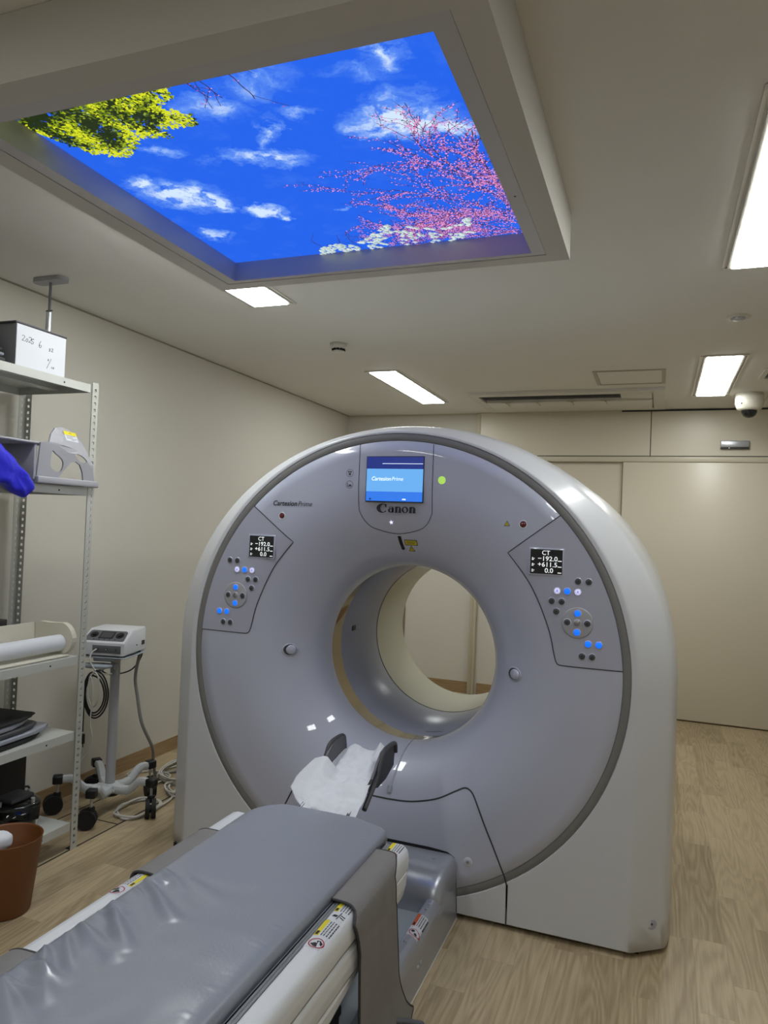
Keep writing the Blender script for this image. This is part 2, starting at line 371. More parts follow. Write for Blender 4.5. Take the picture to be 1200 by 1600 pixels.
# ---------------------------------------------------------------- sky ceiling panel
t = thing('sky_ceiling_panel', 'large lit ceiling panel picturing blue sky, clouds and blossoms in a grey frame', 'ceiling panel', (-1.0, 1.85, H))
ZB, ZP = 2.437, 2.511
def frame_ring(b, o, i, z0, z1, mi=0):
    (ox0, oy0, ox1, oy1), (ix0, iy0, ix1, iy1) = o, i
    for a, c in (((ox0, oy0), (ix0, oy1)), ((ix1, oy0), (ox1, oy1)), ((ix0, oy0), (ix1, iy0)), ((ix0, iy1), (ix1, oy1))):
        b.box((a[0], a[1], z0), (c[0], c[1], z1), mi)
OUT = (-1.69, 1.165, -0.308, 2.512); IN = (-1.575, 1.286, -0.424, 2.425)
b = MB(); frame_ring(b, OUT, (-1.622, 1.238, -0.378, 2.452), ZB, H-0.001); b.build('frame', mat('panel_frame', rgb(196, 193, 186), 0.6), t)
b = MB(); frame_ring(b, (-1.6205, 1.2395, -0.3795, 2.4505), (IN[0], IN[1], IN[2], IN[3]), ZB+0.0015, ZB+0.006)
frame_ring(b, (IN[0]-0.004, IN[1]-0.004, IN[2]+0.004, IN[3]+0.004), IN, ZB+0.006, ZP-0.0005); b.build('inner_reveal', M['reveal'], t)
for nm, (cx, cy) in (('screw', (-0.401, 2.0)),):
    b = MB(); b.cyl((cx, cy, ZB+0.0015), (cx, cy, ZB+0.0003), 0.003, 10); b.build(nm, M['mgrey'], t)
def sky_mat():
    m = bpy.data.materials.new('sky_print'); m.use_nodes = True; nt = m.node_tree; L = nt.links.new; N = nt.nodes.new
    nt.nodes.remove(nt.nodes['Principled BSDF'])
    em = N('ShaderNodeEmission'); L(em.outputs[0], nt.nodes['Material Output'].inputs['Surface'])
    geo = N('ShaderNodeTexCoord')
    def V(op, a, b=None):
        n = N('ShaderNodeVectorMath'); n.operation = op
        for i, q in enumerate((a, b)):
            if q is None: continue
            if isinstance(q, tuple): n.inputs[i].default_value = q
            else: L(q, n.inputs[i])
        return n.outputs[1] if op in ('LENGTH', 'DISTANCE') else n.outputs[0]
    def F(op, a, b=None, c=None, clamp=False):
        n = N('ShaderNodeMath'); n.operation = op; n.use_clamp = clamp
        for i, q in enumerate((a, b, c)):
            if q is None: continue
            if isinstance(q, (int, float)): n.inputs[i].default_value = q
            else: L(q, n.inputs[i])
        return n.outputs[0]
    P = geo.outputs['Object']
    wn = N('ShaderNodeTexNoise'); wn.inputs['Scale'].default_value = 9; wn.inputs['Detail'].default_value = 6; wn.inputs['Roughness'].default_value = 0.65; L(P, wn.inputs['Vector'])
    wv = V('MULTIPLY', V('SUBTRACT', wn.outputs['Color'], (0.5, 0.5, 0.5)), (0.17, 0.17, 0.0))
    Pw = V('ADD', P, wv)
    tot = None
    # x, y on the panel, half sizes, turn, strength
    cl = [(-0.62, 1.68, 0.15, 0.075, 0.25, 1.0), (-0.50, 1.745, 0.08, 0.05, 0.5, 0.95), (-0.60, 1.58, 0.09, 0.05, 0.1, 0.4), (-0.578, 1.40, 0.055, 0.06, 0.3, 0.6),
          (-0.885, 1.42, 0.10, 0.06, -0.3, 0.38), (-0.66, 1.46, 0.09, 0.03, 0.3, 0.28), (-1.05, 1.49, 0.09, 0.045, 0.4, 0.42), (-0.98, 1.62, 0.03, 0.09, 0.7, 0.6),
          (-1.06, 1.73, 0.13, 0.04, 0.35, 0.62), (-1.0, 1.79, 0.05, 0.02, 0.3, 0.4), (-1.42, 1.88, 0.13, 0.10, 0.35, 0.85), (-1.34, 1.95, 0.055, 0.06, 0.2, 0.95), (-1.50, 1.76, 0.05, 0.05, 0.4, 0.6),
          (-1.22, 2.04, 0.075, 0.04, 0.1, 1.0), (-1.19, 2.09, 0.03, 0.03, 0.0, 0.6), (-1.49, 2.17, 0.05, 0.045, 0.6, 0.6), (-0.97, 2.10, 0.02, 0.012, 0.0, 0.5), (-1.32, 1.62, 0.07, 0.03, 0.2, 0.5),
          (-0.86, 1.56, 0.05, 0.02, 0.3, 0.3), (-1.2, 1.7, 0.05, 0.02, 0.3, 0.35)]
    for (x, y, a, c, r, s) in cl:
        mp = N('ShaderNodeMapping'); mp.vector_type = 'TEXTURE'
        mp.inputs['Location'].default_value = (x+1.0, y-1.85, 0); mp.inputs['Rotation'].default_value = (0, 0, r); mp.inputs['Scale'].default_value = (a*1.25, c*1.25, 1.0)
        L(Pw, mp.inputs['Vector'])
        flat = V('MULTIPLY', mp.outputs[0], (1, 1, 0))
        d = V('LENGTH', flat)
        g = F('MULTIPLY', F('SUBTRACT', 1.0, d, clamp=True), s*2.3)
        tot = g if tot is None else F('MAXIMUM', tot, g)
    n2 = N('ShaderNodeTexNoise'); n2.inputs['Scale'].default_value = 16; n2.inputs['Detail'].default_value = 8; n2.inputs['Roughness'].default_value = 0.62; L(Pw, n2.inputs['Vector'])
    k = F('MULTIPLY', F('SUBTRACT', n2.outputs['Fac'], 0.33), 3.4, clamp=True)
    fac = F('MINIMUM', F('MULTIPLY', tot, k), 1.0)
    hz = F('MULTIPLY', F('SUBTRACT', wn.outputs['Fac'], 0.52), 0.35, clamp=True)
    fac = F('MINIMUM', F('ADD', fac, hz), 1.0)
    cr = N('ShaderNodeValToRGB'); e = cr.color_ramp.elements
    e[0].color = (*rgb(38, 98, 228), 1); e[1].color = (*rgb(205, 224, 246), 1); e[1].position = 1.0
    q = cr.color_ramp.elements.new(0.35); q.color = (*rgb(92, 140, 236), 1)
    L(fac, cr.inputs[0]); L(cr.outputs[0], em.inputs[0]); em.inputs[1].default_value = SKYP
    return m
b = MB(); b.add([(x, y, 0) for x, y in ((IN[0]-0.0035, IN[1]-0.0035), (IN[2]+0.0035, IN[1]-0.0035), (IN[2]+0.0035, IN[3]+0.0035), (IN[0]-0.0035, IN[3]+0.0035))], [[0, 1, 2, 3]])
o = b.build('sky_picture', sky_mat(), t, fixn=False); o.matrix_parent_inverse = Matrix.Identity(4)
# local coordinates centred on the panel so the clouds sit where the picture shows them
for v in o.data.vertices: v.co = Vector((v.co.x+1.0, v.co.y-1.85, ZP-H))
def emis(name, c, s=1.0):
    m = mat(name, tuple(x*0.2 for x in c), 0.6, emit=c, es=s*SKYP); return m
LF = [emis('leaf_yellow', rgb(205, 212, 30)), emis('leaf_green', rgb(140, 160, 20)), emis('leaf_dark', rgb(30, 44, 16)), emis('leaf_olive', rgb(84, 104, 20))]
def inpoly(x, y, P):
    c = False; j = len(P)-1
    for i in range(len(P)):
        if (P[i][1] > y) != (P[j][1] > y) and x < (P[j][0]-P[i][0])*(y-P[i][1])/(P[j][1]-P[i][1])+P[i][0]: c = not c
        j = i
    return c
def clampin(x, y): return IN[0] < x < IN[2] and IN[1] < y < IN[3]
FOL = [(-1.58, 1.29), (-1.08, 1.29), (-1.115, 1.41), (-1.17, 1.44), (-1.20, 1.42), (-1.12, 1.50), (-1.135, 1.54), (-1.25, 1.52), (-1.22, 1.57), (-1.32, 1.545), (-1.38, 1.60), (-1.43, 1.62), (-1.50, 1.58), (-1.545, 1.50), (-1.578, 1.43)]
b = MB()
def leaf(b, x, y, L, w, a, z, mi):
    if not clampin(x, y): return
    pts = []
    for u, v in ((0, 0), (0.3, 0.5), (0.7, 0.42), (1, 0), (0.7, -0.42), (0.3, -0.5)):
        px, py = u*L, v*w; px, py = x+px*math.cos(a)-py*math.sin(a), y+px*math.sin(a)+py*math.cos(a)
        pts.append((min(max(px, IN[0]), IN[2]), min(max(py, IN[1]), IN[3]), z))
    b.add(pts, [[0, 1, 2, 3, 4, 5]], mi)
for i in range(1500):
    x = random.uniform(-1.58, -1.1); y = random.uniform(1.29, 1.6)
    if inpoly(x, y, FOL) and inpoly(x+0.025, y, FOL) and inpoly(x, y+0.03, FOL) and inpoly(x-0.01, y+0.015, FOL): leaf(b, x-0.008, y, 0.022, 0.014, random.uniform(0, 2*PI), ZP-0.0008, 2)
n = 0
while n < 5200:
    x = random.uniform(-1.58, -1.08); y = random.uniform(1.29, 1.63)
    if not inpoly(x, y, FOL): continue
    nv = noise.noise(Vector((x*14, y*14, 3)))
    edge = not (inpoly(x+0.03, y, FOL) and inpoly(x, y+0.03, FOL))
    q = random.random()+nv*1.1+(0.5 if edge else 0)
    mi = 2 if q < 0.5 else 3 if q < 0.68 else 1 if q < 0.95 else 0
    leaf(b, x, y, random.uniform(0.008, 0.018), 0.006, random.uniform(0, 2*PI), ZP-0.001-0.002*random.random()-(0.0004 if mi < 2 else 0), mi); n += 1
o = b.build('leaf_picture', LF, t, fixn=False); o['kind'] = 'stuff'
PK = [emis('blossom_pink', rgb(226, 150, 208)), emis('blossom_deep', rgb(168, 84, 146)), emis('twig_dark', rgb(52, 26, 40)), emis('blossom_white', rgb(206, 220, 222)), emis('blossom_pale', rgb(160, 180, 176))]
b = MB()
def twig(b, p, a, L, wd, depth, bloom, blobs, col):
    x, y = p; steps = max(4, int(L/0.014)); pts = [(x, y)]
    for i in range(steps):
        a += random.uniform(-0.22, 0.22); x += math.cos(a)*L/steps; y += math.sin(a)*L/steps
        if not clampin(x, y): break
        pts.append((x, y))
        if depth and random.random() < 0.34: twig(b, (x, y), a+random.choice((-1, 1))*random.uniform(0.3, 0.8), L*random.uniform(0.25, 0.55), wd*0.6, depth-1, bloom, blobs, col)
    for i in range(len(pts)-1):
        (x0, y0), (x1, y1) = pts[i], pts[i+1]; l = math.hypot(x1-x0, y1-y0) or 1; nx, ny = -(y1-y0)/l*wd, (x1-x0)/l*wd
        b.add([(x0-nx, y0-ny, ZP-0.0015), (x1-nx, y1-ny, ZP-0.0015), (x1+nx, y1+ny, ZP-0.0015), (x0+nx, y0+ny, ZP-0.0015)], [[0, 1, 2, 3]], 2)
        for k in range(blobs):
            if random.random() < bloom:
                leaf(b, x0+random.gauss(0, 0.004), y0+random.gauss(0, 0.004), random.uniform(0.003, 0.0065), 0.004, random.uniform(0, 6.28), ZP-0.002-0.001*random.random(), random.choice(col))
for (p, a, L) in (((-0.43, 2.40), 3.35, 0.42), ((-0.43, 2.40), 3.15, 0.40), ((-0.43, 2.33), 3.6, 0.42), ((-0.43, 2.36), 3.85, 0.5), ((-0.43, 2.27), 3.5, 0.42), ((-0.43, 2.2), 3.9, 0.45), ((-0.43, 2.12), 3.7, 0.42),
                  ((-0.43, 2.3), 4.2, 0.5), ((-0.43, 2.1), 4.0, 0.35), ((-0.45, 2.42), 3.7, 0.5), ((-0.43, 2.42), 3.05, 0.36), ((-0.43, 1.95), 3.9, 0.18), ((-0.43, 2.12), 4.35, 0.33), ((-0.43, 2.3), 4.1, 0.45)):
    twig(b, p, a, L, 0.0016, 2, 0.62, 4, (0, 0, 0, 1, 1, 2))
for (p, a, L) in (((-1.02, 1.29), 1.9, 0.17), ((-1.06, 1.29), 1.6, 0.16), ((-0.97, 1.29), 1.2, 0.2), ((-1.0, 1.3), 0.7, 0.16)):
    twig(b, p, a, L, 0.0013, 1, 0.35, 1, (1, 1, 0))
o = b.build('blossom_picture', PK, t, fixn=False); o['kind'] = 'stuff'
b = MB()
for i in range(9):
    x0 = -1.15+i*0.06; twig(b, (x0, 2.42), -1.2-random.uniform(0, 0.8), random.uniform(0.08, 0.17), 0.001, 1, 0, 0, (3,))
for i in range(330):
    x = random.uniform(-1.2, -0.6); top = 0.02+0.17*max(0, min(1, (x+1.24)/0.35)) * (0.75+0.25*math.sin(x*20))
    y = 2.42-random.uniform(0, top)
    if noise.noise(Vector((x*16, y*16, 1))) < -0.12: continue
    for k in range(4): leaf(b, x, y, 0.010, 0.009, random.uniform(0, 0.5)+k*PI/2, ZP-0.0035-0.0005*random.random(), 3 if k % 3 else 4)
o = b.build('white_blossom_picture', PK, t, fixn=False); o['kind'] = 'stuff'

# ---------------------------------------------------------------- ceiling fittings
t = thing('ceiling_hatch', 'flush square access hatch with thin frame in the ceiling near the air conditioner', 'hatch', (-0.21, 5.22, H))
b = MB(); frame_ring(b, (-0.44, 4.99, 0.02, 5.45), (-0.415, 5.015, -0.005, 5.425), H-0.005, H-0.0005); b.build('frame', mat('hatch_frame', rgb(168, 162, 150), 0.5, metal=0.3), t)
b = MB(); b.box((-0.41, 5.02, H-0.003), (-0.01, 5.42, H-0.0005)); b.build('cover', M['ceil'], t)
t = thing('air_conditioner', 'ceiling cassette air conditioner with one long dark outlet near the back wall', 'air conditioner', (-0.7, 6.05, H))
b = MB(); frame_ring(b, (-1.45, 5.60, 0.02, 6.45), (-1.38, 5.70, -0.06, 6.36), H-0.022, H-0.0005); b.build('frame', M['frame'], t)
b = MB(); b.box((-1.37, 5.95, H-0.03), (-0.07, 6.35, H-0.002), bev=0.004); b.build('intake_grille', M['frame'], t)
b = MB(); b.box((-1.37, 5.72, H-0.012), (-0.30, 5.90, H-0.001)); b.build('outlet', M['blackm'], t)
b = MB(); b.box((-1.36, 5.80, H-0.017), (-0.31, 5.806, H-0.0125)); b.build('louver', M['dgrey'], t)
b = MB(); b.box((-0.295, 5.72, H-0.02), (-0.07, 5.93, H-0.002), bev=0.003); b.build('side_cover', M['frame'], t)
for x in (-1.2, -0.95, -0.68, -0.42):
    b = MB(); b.box((x, 5.91, H-0.042), (x+0.012, 6.05, H-0.0305)); b.box((x-0.03, 5.911, H-0.036), (x+0.04, 5.925, H-0.0305)); b.build('clip', M['trim'], t)
t = thing('sprinkler', 'round recessed chrome sprinkler in the ceiling near the right edge', 'sprinkler', (0.336, 3.89, H))
b = MB(); b.lathe([(0.0, -0.006), (0.03, -0.007), (0.052, -0.006), (0.058, -0.0005)], (0.336, 3.89, H), seg=32); b.build('plate', M['frame'], t)
b = MB(); b.lathe([(0.028, -0.007), (0.026, -0.016), (0.010, -0.02), (0.0, -0.02)], (0.336, 3.89, H), seg=20)
for a in range(8): b.box((0.336+0.03*math.cos(a*PI/4)-0.004, 3.89+0.03*math.sin(a*PI/4)-0.004, H-0.014), (0.336+0.03*math.cos(a*PI/4)+0.004, 3.89+0.03*math.sin(a*PI/4)+0.004, H-0.007))
b.build('deflector', M['alu'], t)
t = thing('smoke_detector', 'small round white smoke detector on the ceiling between the sky panel and far light', 'smoke detector', (-1.835, 3.98, H))
b = MB(); b.lathe([(0.0, -0.0005), (0.052, -0.0005), (0.052, -0.022), (0.046, -0.028), (0.036, -0.030), (0.0, -0.030)], (-1.835, 3.98, H), seg=32); b.build('base', M['frame'], t)
b = MB()
for k in range(10): a = k*PI/5; b.box((-1.835+0.033*math.cos(a)-0.0065, 3.98+0.033*math.sin(a)-0.0065, H-0.042), (-1.835+0.033*math.cos(a)+0.0065, 3.98+0.033*math.sin(a)+0.0065, H-0.0302))
b.build('vents', M['blackm'], t)
b = MB(); b.lathe([(0.0, -0.0425), (0.036, -0.0425), (0.030, -0.050), (0.0, -0.052)], (-1.835, 3.98, H), seg=28); b.build('cap', M['frame'], t)
t = thing('dome_camera', 'white dome security camera with dark glass under the ceiling at the right', 'security camera', (0.605, 5.95, H))
b = MB(); b.lathe([(0.0, -0.0005), (0.094, -0.0005), (0.097, -0.03), (0.098, -0.07), (0.088, -0.105), (0.074, -0.122), (0.058, -0.125), (0.0, -0.125)], (0.605, 5.95, H), seg=40); b.lathe([(0.0985, -0.068), (0.0995, -0.071), (0.0985, -0.074)], (0.605, 5.95, H), seg=40); b.build('housing', M['camwhite'], t)
b = MB(); b.lathe([(0.055, -0.122), (0.053, -0.142), (0.043, -0.162), (0.025, -0.175), (0.0, -0.18)], (0.605, 5.95, H), seg=32); b.build('dome', mat('smoked_dome', rgb(14, 14, 16), 0.08, coat=0.5), t)
b = MB(); b.box((0.54, 5.845, H-0.09), (0.548, 5.86, H-0.082)); b.build('screw', M['black'], t)
for nm, x0, y0, lb in (('ceiling_vent', 0.60, 5.10, 'small ceiling vent frame cut off by the right edge, beside the far light'), ('ceiling_vent', 0.735, 5.95, 'small ceiling vent right of the dome camera, at the picture edge')):
    t = thing(nm, lb, 'vent', (x0+0.15, y0+0.15, H), 'square ceiling vents at the right edge')
    b = MB(); frame_ring(b, (x0, y0, x0+0.3, y0+0.3), (x0+0.03, y0+0.03, x0+0.27, y0+0.27), H-0.008, H-0.0005); b.build('frame', M['frame'], t)
    b = MB()
    for k in range(6): b.box((x0+0.031, y0+0.04+k*0.038, H-0.006), (x0+0.269, y0+0.055+k*0.038, H-0.001))
    b.build('slats', M['mgrey'], t)

# ================================================================= GANTRY
GX, GZ, GY = -1.0, 0.957, 2.785
RT, YT, RF = 0.38, 3.06, 0.75
def fy(x, z):
    r = math.hypot(x-GX, z-GZ)
    if r >= RF: return GY
    s = max(0.0, (r-RT)/(RF-RT)); return YT-(YT-GY)*math.sqrt(max(0, 1-(1-s)**2))
g = thing('ct_scanner', 'large white glossy ring-shaped scanner standing on the wooden floor', 'scanner', (GX, 3.4, 0))
SEG = 160
def circ(r, y, seg=SEG): return [(GX+r*math.cos(2*PI*k/seg), y, GZ+r*math.sin(2*PI*k/seg)) for k in range(seg)]
# front panel: throat to ring
b = MB()
rs = [RT+(RF-RT)*(1-math.cos(i/26*PI/2)) for i in range(27)]+[0.80, 0.85, 0.897]
b.loft([circ(r, fy(GX+r, GZ)) for r in rs]+[circ(0.899, GY+0.004), circ(0.899, GY+0.03)], flip=True); b.build('front_panel', M['gloss'], g)
# grey ring
b = MB(); b.loft([circ(0.8992, GY+0.02), circ(0.8996, GY+0.0025), circ(0.9015, GY+0.0012), circ(0.9265, GY+0.0012), circ(0.928, GY+0.0025), circ(0.9285, GY+0.02)], flip=True); b.build('trim_ring', M['ringgrey'], g)
# shell
def outline(a, bb, y, zb):
    out = []
    angs = [2*PI*k/SEG for k in range(SEG)]
    c1 = math.atan2(zb-GZ, a) % (2*PI); c2 = math.atan2(zb-GZ, -a) % (2*PI)
    ks = [min(range(SEG), key=lambda i: abs(angs[i]-c)) for c in (c1, c2)]
    angs[ks[0]] = c1; angs[ks[1]] = c2
    for th in angs:
        c, s = math.cos(th), math.sin(th)
        if s >= 0: r = 1/math.sqrt((c/a)**2+(s/bb)**2)
        else: r = min(a/abs(c) if abs(c) > 1e-6 else 9, (zb-GZ)/s)
        out.append((GX+r*c, y, GZ+r*s))
    return out
b = MB()
b.loft([circ(0.929, GY+0.02), circ(0.929, GY+0.001), circ(0.931, GY)], flip=True)
b.loft([circ(0.931, GY), outline(0.936, 0.934, GY, 0.0245), outline(0.944, 0.9365, GY, 0.0225), outline(0.949, 0.938, GY+0.0005, 0.021), outline(0.956, 0.940, GY+0.004, 0.02), outline(0.965, 0.942, GY+0.010, 0.02), outline(1.05, 0.961, GY+0.074, 0.02), outline(1.062, 0.965, GY+0.084, 0.02), outline(1.070, 0.969, GY+0.096, 0.02), outline(1.076, 0.973, GY+0.115, 0.02), outline(1.082, 0.978, GY+0.15, 0.02),
        outline(1.088, 0.985, GY+0.2, 0.02), outline(1.09, 0.99, GY+0.4, 0.02), outline(1.09, 0.99, 4.0, 0.02), outline(1.07, 0.97, 4.09, 0.02), outline(1.02, 0.93, 4.12, 0.02)], flip=True)
b.loft([outline(1.02, 0.93, 4.12, 0.02), circ(0.5, 4.12), circ(0.44, 4.11), circ(0.40, 4.08), circ(0.382, 4.05)], flip=True)
o = b.build('casing', M['shell'], g)
b = MB()
for x0, x1 in ((-2.03, -0.02),): b.box((x0, 2.83, 0.0), (x1, 4.06, 0.021))
b.build('plinth', M['blackm'], g)
# bore
b = MB(); b.loft([circ(0.3805, YT), circ(0.382, YT+0.006), circ(0.396, YT+0.01)], flip=True); b.loft([circ(0.385, YT+0.008), circ(0.3985, 3.198)]); b.build('scan_window', M['window'], g, 'tan reflective scan window inside the bore')
b = MB(); b.loft([circ(0.410, 3.196), circ(0.4, 3.2), circ(0.391, 3.648)]); b.build('bore_liner', M['bore'], g)
b = MB(); b.loft([circ(0.3895, 3.647), circ(0.3895, 3.653)]); b.build('liner_seam', M['seam'], g)
b = MB(); b.loft([circ(0.3905, 3.65), circ(0.3815, 4.05)]); b.build('rear_bore_liner', M['cream'], g, 'cream rear bore liner')
b = MB(); b.box((-0.02, -0.013, 0), (0.02, 0.013, 0.003), bev=0.001)
MM = Matrix.Translation((GX-0.3965, 3.34, GZ+0.04)) @ Matrix.Rotation(PI/2, 4, 'Y')
b2 = MB(); b2.box((-0.013, -0.022, 0), (0.013, 0.022, 0.006), bev=0.003, M4=MM); b2.box((-0.008, -0.015, 0.006), (0.008, 0.015, 0.0065), 1, M4=MM); b2.build('bore_camera', [M['dgrey'], M['black']], g)
# small rating label low in the bore
b = MB(); a = math.radians(-81); r = 0.3965
MM = Matrix.Translation((GX+r*math.cos(a), 3.27, GZ+r*math.sin(a))) @ Matrix.Rotation(a+PI/2, 4, 'Y').inverted()
b.box((-0.045, -0.010, 0), (0.045, 0.010, 0.0006), 0, M4=MM)
for k in range(3): b.box((-0.04, -0.007+k*0.005, 0.0006), (0.035, -0.005+k*0.005, 0.0009), 1, M4=MM)
b.build('bore_label', [M['lgrey'], M['mgrey']], g)

# things that follow the front surface
def ribbon(b, pts, wd, off=0.0009, mi=0, closed=False, step=0.012):
    P = []
    n = len(pts)
    for i in range(n if closed else n-1):
        (x0, z0), (x1, z1) = pts[i], pts[(i+1) % n]; L = math.hypot(x1-x0, z1-z0); k = max(1, int(L/step))
        for j in range(k): P.append((x0+(x1-x0)*j/k, z0+(z1-z0)*j/k))
    if not closed: P.append(pts[-1])
    m = len(P); vs = []
    for i in range(m):
        a = P[(i-1) % m] if closed or i else P[0]; c = P[(i+1) % m] if closed or i < m-1 else P[-1]
        tx, tz = c[0]-a[0], c[1]-a[1]; l = math.hypot(tx, tz) or 1; nx, nz = -tz/l*wd/2, tx/l*wd/2
        for s in (-1, 1):
            x, z = P[i][0]+s*nx, P[i][1]+s*nz; vs.append((x, fy(x, z)-off, z))
    fs = [[2*i, 2*i+1, 2*((i+1) % m)+1, 2*((i+1) % m)] for i in range(m if closed else m-1)]
    b.add(vs, fs, mi, True)
def sm2(pts, n=6): return [(p.x, p.y) for p in catmull([(x, z, 0) for x, z in pts], n)]
def drape(b, poly, off=0.0015, mi=0, ns=10):
    """fill a convex-ish polygon over the front surface by shrinking rings"""
    cx = sum(p[0] for p in poly)/len(poly); cz = sum(p[1] for p in poly)/len(poly)
    rings = []
    for i in range(ns+1):
        s = 1-i/ns*0.999
        rings.append([(cx+(x-cx)*s, fy(cx+(x-cx)*s, cz+(z-cz)*s)-off, cz+(z-cz)*s) for x, z in poly])
    rim = [(x, fy(x, z)+0.002, z) for x, z in poly]
    b.loft([rim]+rings, True, False, False, mi, True)
def disc(b, x, z, r, h=0.002, mi=0, seg=20, off=0.0, sx=1):
    y = fy(x, z)-off
    b.lathe([(0.0001, -h), (r*0.92, -h), (r, -h*0.6), (r, 0.001)], (x, y, z), axis='y', seg=seg, mi=mi, sx=sx)
def arc(cx, cz, r, a0, a1, n=24): return [(cx+r*math.cos(math.radians(a0+(a1-a0)*i/n)), cz+r*math.sin(math.radians(a0+(a1-a0)*i/n))) for i in range(n+1)]

# lower covers: seams
b = MB()
right = sm2([(-1.0, 0.395), (-0.90, 0.401), (-0.794, 0.429), (-0.715, 0.472), (-0.682, 0.490), (-0.660, 0.490), (-0.638, 0.472), (-0.609, 0.42)])+[(-0.554, 0.307), (-0.503, 0.196), (-0.494, 0.168), (-0.492, 0.08)]
ribbon(b, right, 0.006); left = [(-2-x, z) for x, z in right]; ribbon(b, left, 0.006)
for s in (1, -1):
    xx = GX+s*0.508
    b.box((xx-0.003, GY-0.0009, 0.022), (xx+0.003, GY+0.002, 0.17))
b.build('cover_seam', M['seam'], g)
# lower cover raised a little where it frames the table foot
for s in (1, -1):
    b = MB(); x = GX+s*0.354; disc(b, x, 0.225, 0.017, 0.002); disc(b, x, 0.225, 0.010, 0.003, 1)
    disc(b, x, 0.225, 0.003, 0.0035, 2); b.build('cover_lock', [M['shell'], M['ctlpanel'], M['dgrey']], g)
MMc = Matrix.Translation((0.022, 2.839, 0.113)) @ Matrix.Rotation(math.radians(33), 4, 'Z')
b = MB(); b.lathe([(0.0001, -0.001), (0.012, -0.001), (0.019, -0.002), (0.021, 0.002)], (0, 0, 0), axis='y', seg=24); b.lathe([(0.0001, -0.003), (0.004, -0.003), (0.004, 0)], (0, 0, 0), axis='y', seg=12, mi=1)
b.v = [tuple(MMc @ Vector(v)) for v in b.v]; b.build('casing_lock', [M['ctlpanel'], M['dgrey']], g)
# dark gap round the table foot
b = MB()
cut = [(-0.30, 0.0), (-0.306, 0.10), (-0.300, 0.20)]
path = [(GX+0.312, 0.022), (GX+0.308, 0.10), (GX+0.304, 0.20), (GX+0.295, 0.228), (GX+0.270, 0.242), (GX+0.2, 0.247), (GX-0.2, 0.247), (GX-0.270, 0.242), (GX-0.295, 0.228), (GX-0.304, 0.2), (GX-0.308, 0.1), (GX-0.312, 0.022)]
ribbon(b, path, 0.012, 0.0015); b.build('foot_gap', M['blackm'], g)
# head display unit
b = MB(); dp = [(-1.166, 1.84), (-1.166, 1.60), (-1.160, 1.555), (-1.135, 1.515), (-1.095, 1.492), (-1.008, 1.476), (-0.92, 1.492), (-0.878, 1.515), (-0.853, 1.555), (-0.848, 1.60), (-0.848, 1.84)]
ribbon(b, sm2(dp, 8), 0.0028); b.build('display_seam', M['seam'], g)
hd = MB(); hd.box((-1.134, GY-0.003, 1.604), (-0.884, GY+0.003, 1.792), bev=0.001); hdo = hd.build('head_display', M['black'], g)
b = MB(); ysc = GY-0.0034
def quad(b, x0, x1, z0, z1, y, mi): b.add([(x0, y, z0), (x1, y, z0), (x1, y, z1), (x0, y, z1)], [[0, 1, 2, 3]], mi)
quad(b, -1.131, -0.887, 1.740, 1.789, ysc, 0); quad(b, -1.131, -0.887, 1.647, 1.740, ysc, 1); quad(b, -1.131, -0.887, 1.608, 1.647, ysc, 2)
quad(b, -1.063, -0.889, 1.7605, 1.7625, ysc-0.0004, 3)
quad(b, -1.116, -1.108, 1.612, 1.62, ysc-0.0004, 0); quad(b, -0.972, -0.957, 1.614, 1.619, ysc-0.0004, 3)
xr = b.text('Cartesion', 0.0225, onY(-1.110, ysc-0.0005, 1.692), 3, shear=0.22, bold=0.0003, sx=0.96)
b.text('Prime', 0.0225, onY(-1.110+xr+0.002, ysc-0.0005, 1.692), 3, shear=0.22, sx=0.93)
b.build('screen_picture', [M['s_navy'], M['s_light'], M['s_mid'], M['s_txt']], hdo, fixn=False)
# maker's lettering under the display, drawn letter by letter
b = MB()
def ringpart(cx, cz, ro, ri, a0, a1, y, n=24, tilt=0.0):
    vs = []
    for i in range(n+1):
        a = math.radians(a0+(a1-a0)*i/n)
        ox, oz = ro[0]*math.cos(a), ro[1]*math.sin(a); ix, iz = ri[0]*math.cos(a)+ri[2], ri[1]*math.sin(a)
        ix, iz = ix*math.cos(tilt)-iz*math.sin(tilt), ix*math.sin(tilt)+iz*math.cos(tilt)
        vs += [(cx+ox, y, cz+oz), (cx+ix, y, cz+iz)]
    b.add(vs, [[2*i, 2*i+1, 2*i+3, 2*i+2] for i in range(n)], 0)
yl = GY-0.0012; z0 = 1.562; xh = 0.0245
ringpart(-1.058, z0+0.0168, (0.0245, 0.0190), (0.0120, 0.0150, 0.0045), 42, 322, yl)
quad(b, -1.045, -1.039, z0+0.021, z0+0.034, yl, 0)
def small_n(x):
    quad(b, x, x+0.0105, z0, z0+xh, yl, 0); quad(b, x-0.002, x+0.0115, z0-0.0005, z0+0.0025, yl, 0)
    ringpart(x+0.0145, z0+0.0135, (0.0115, 0.0115), (0.0035, 0.0085, -0.001), 0, 150, yl, 14)
    quad(b, x+0.0155, x+0.026, z0, z0+0.0135, yl, 0); quad(b, x+0.0145, x+0.0275, z0-0.0005, z0+0.0025, yl, 0)
# a
ringpart(-1.020, z0+0.0085, (0.0125, 0.009), (0.0045, 0.0055, 0.0015), 0, 360, yl)
quad(b, -1.0165, -1.0075, z0, z0+0.016, yl, 0); ringpart(-1.0185, z0+0.0155, (0.011, 0.009), (0.0045, 0.0068, -0.001), 0, 165, yl, 14)
small_n(-1.0015)
ringpart(-0.959, z0+0.0122, (0.0145, 0.0130), (0.0058, 0.0102, 0.0), 0, 360, yl, 28, 0.25)
small_n(-0.9405)
b.build('logo_lettering', M['ink'], g, 'bold black maker name under the display', fixn=False)
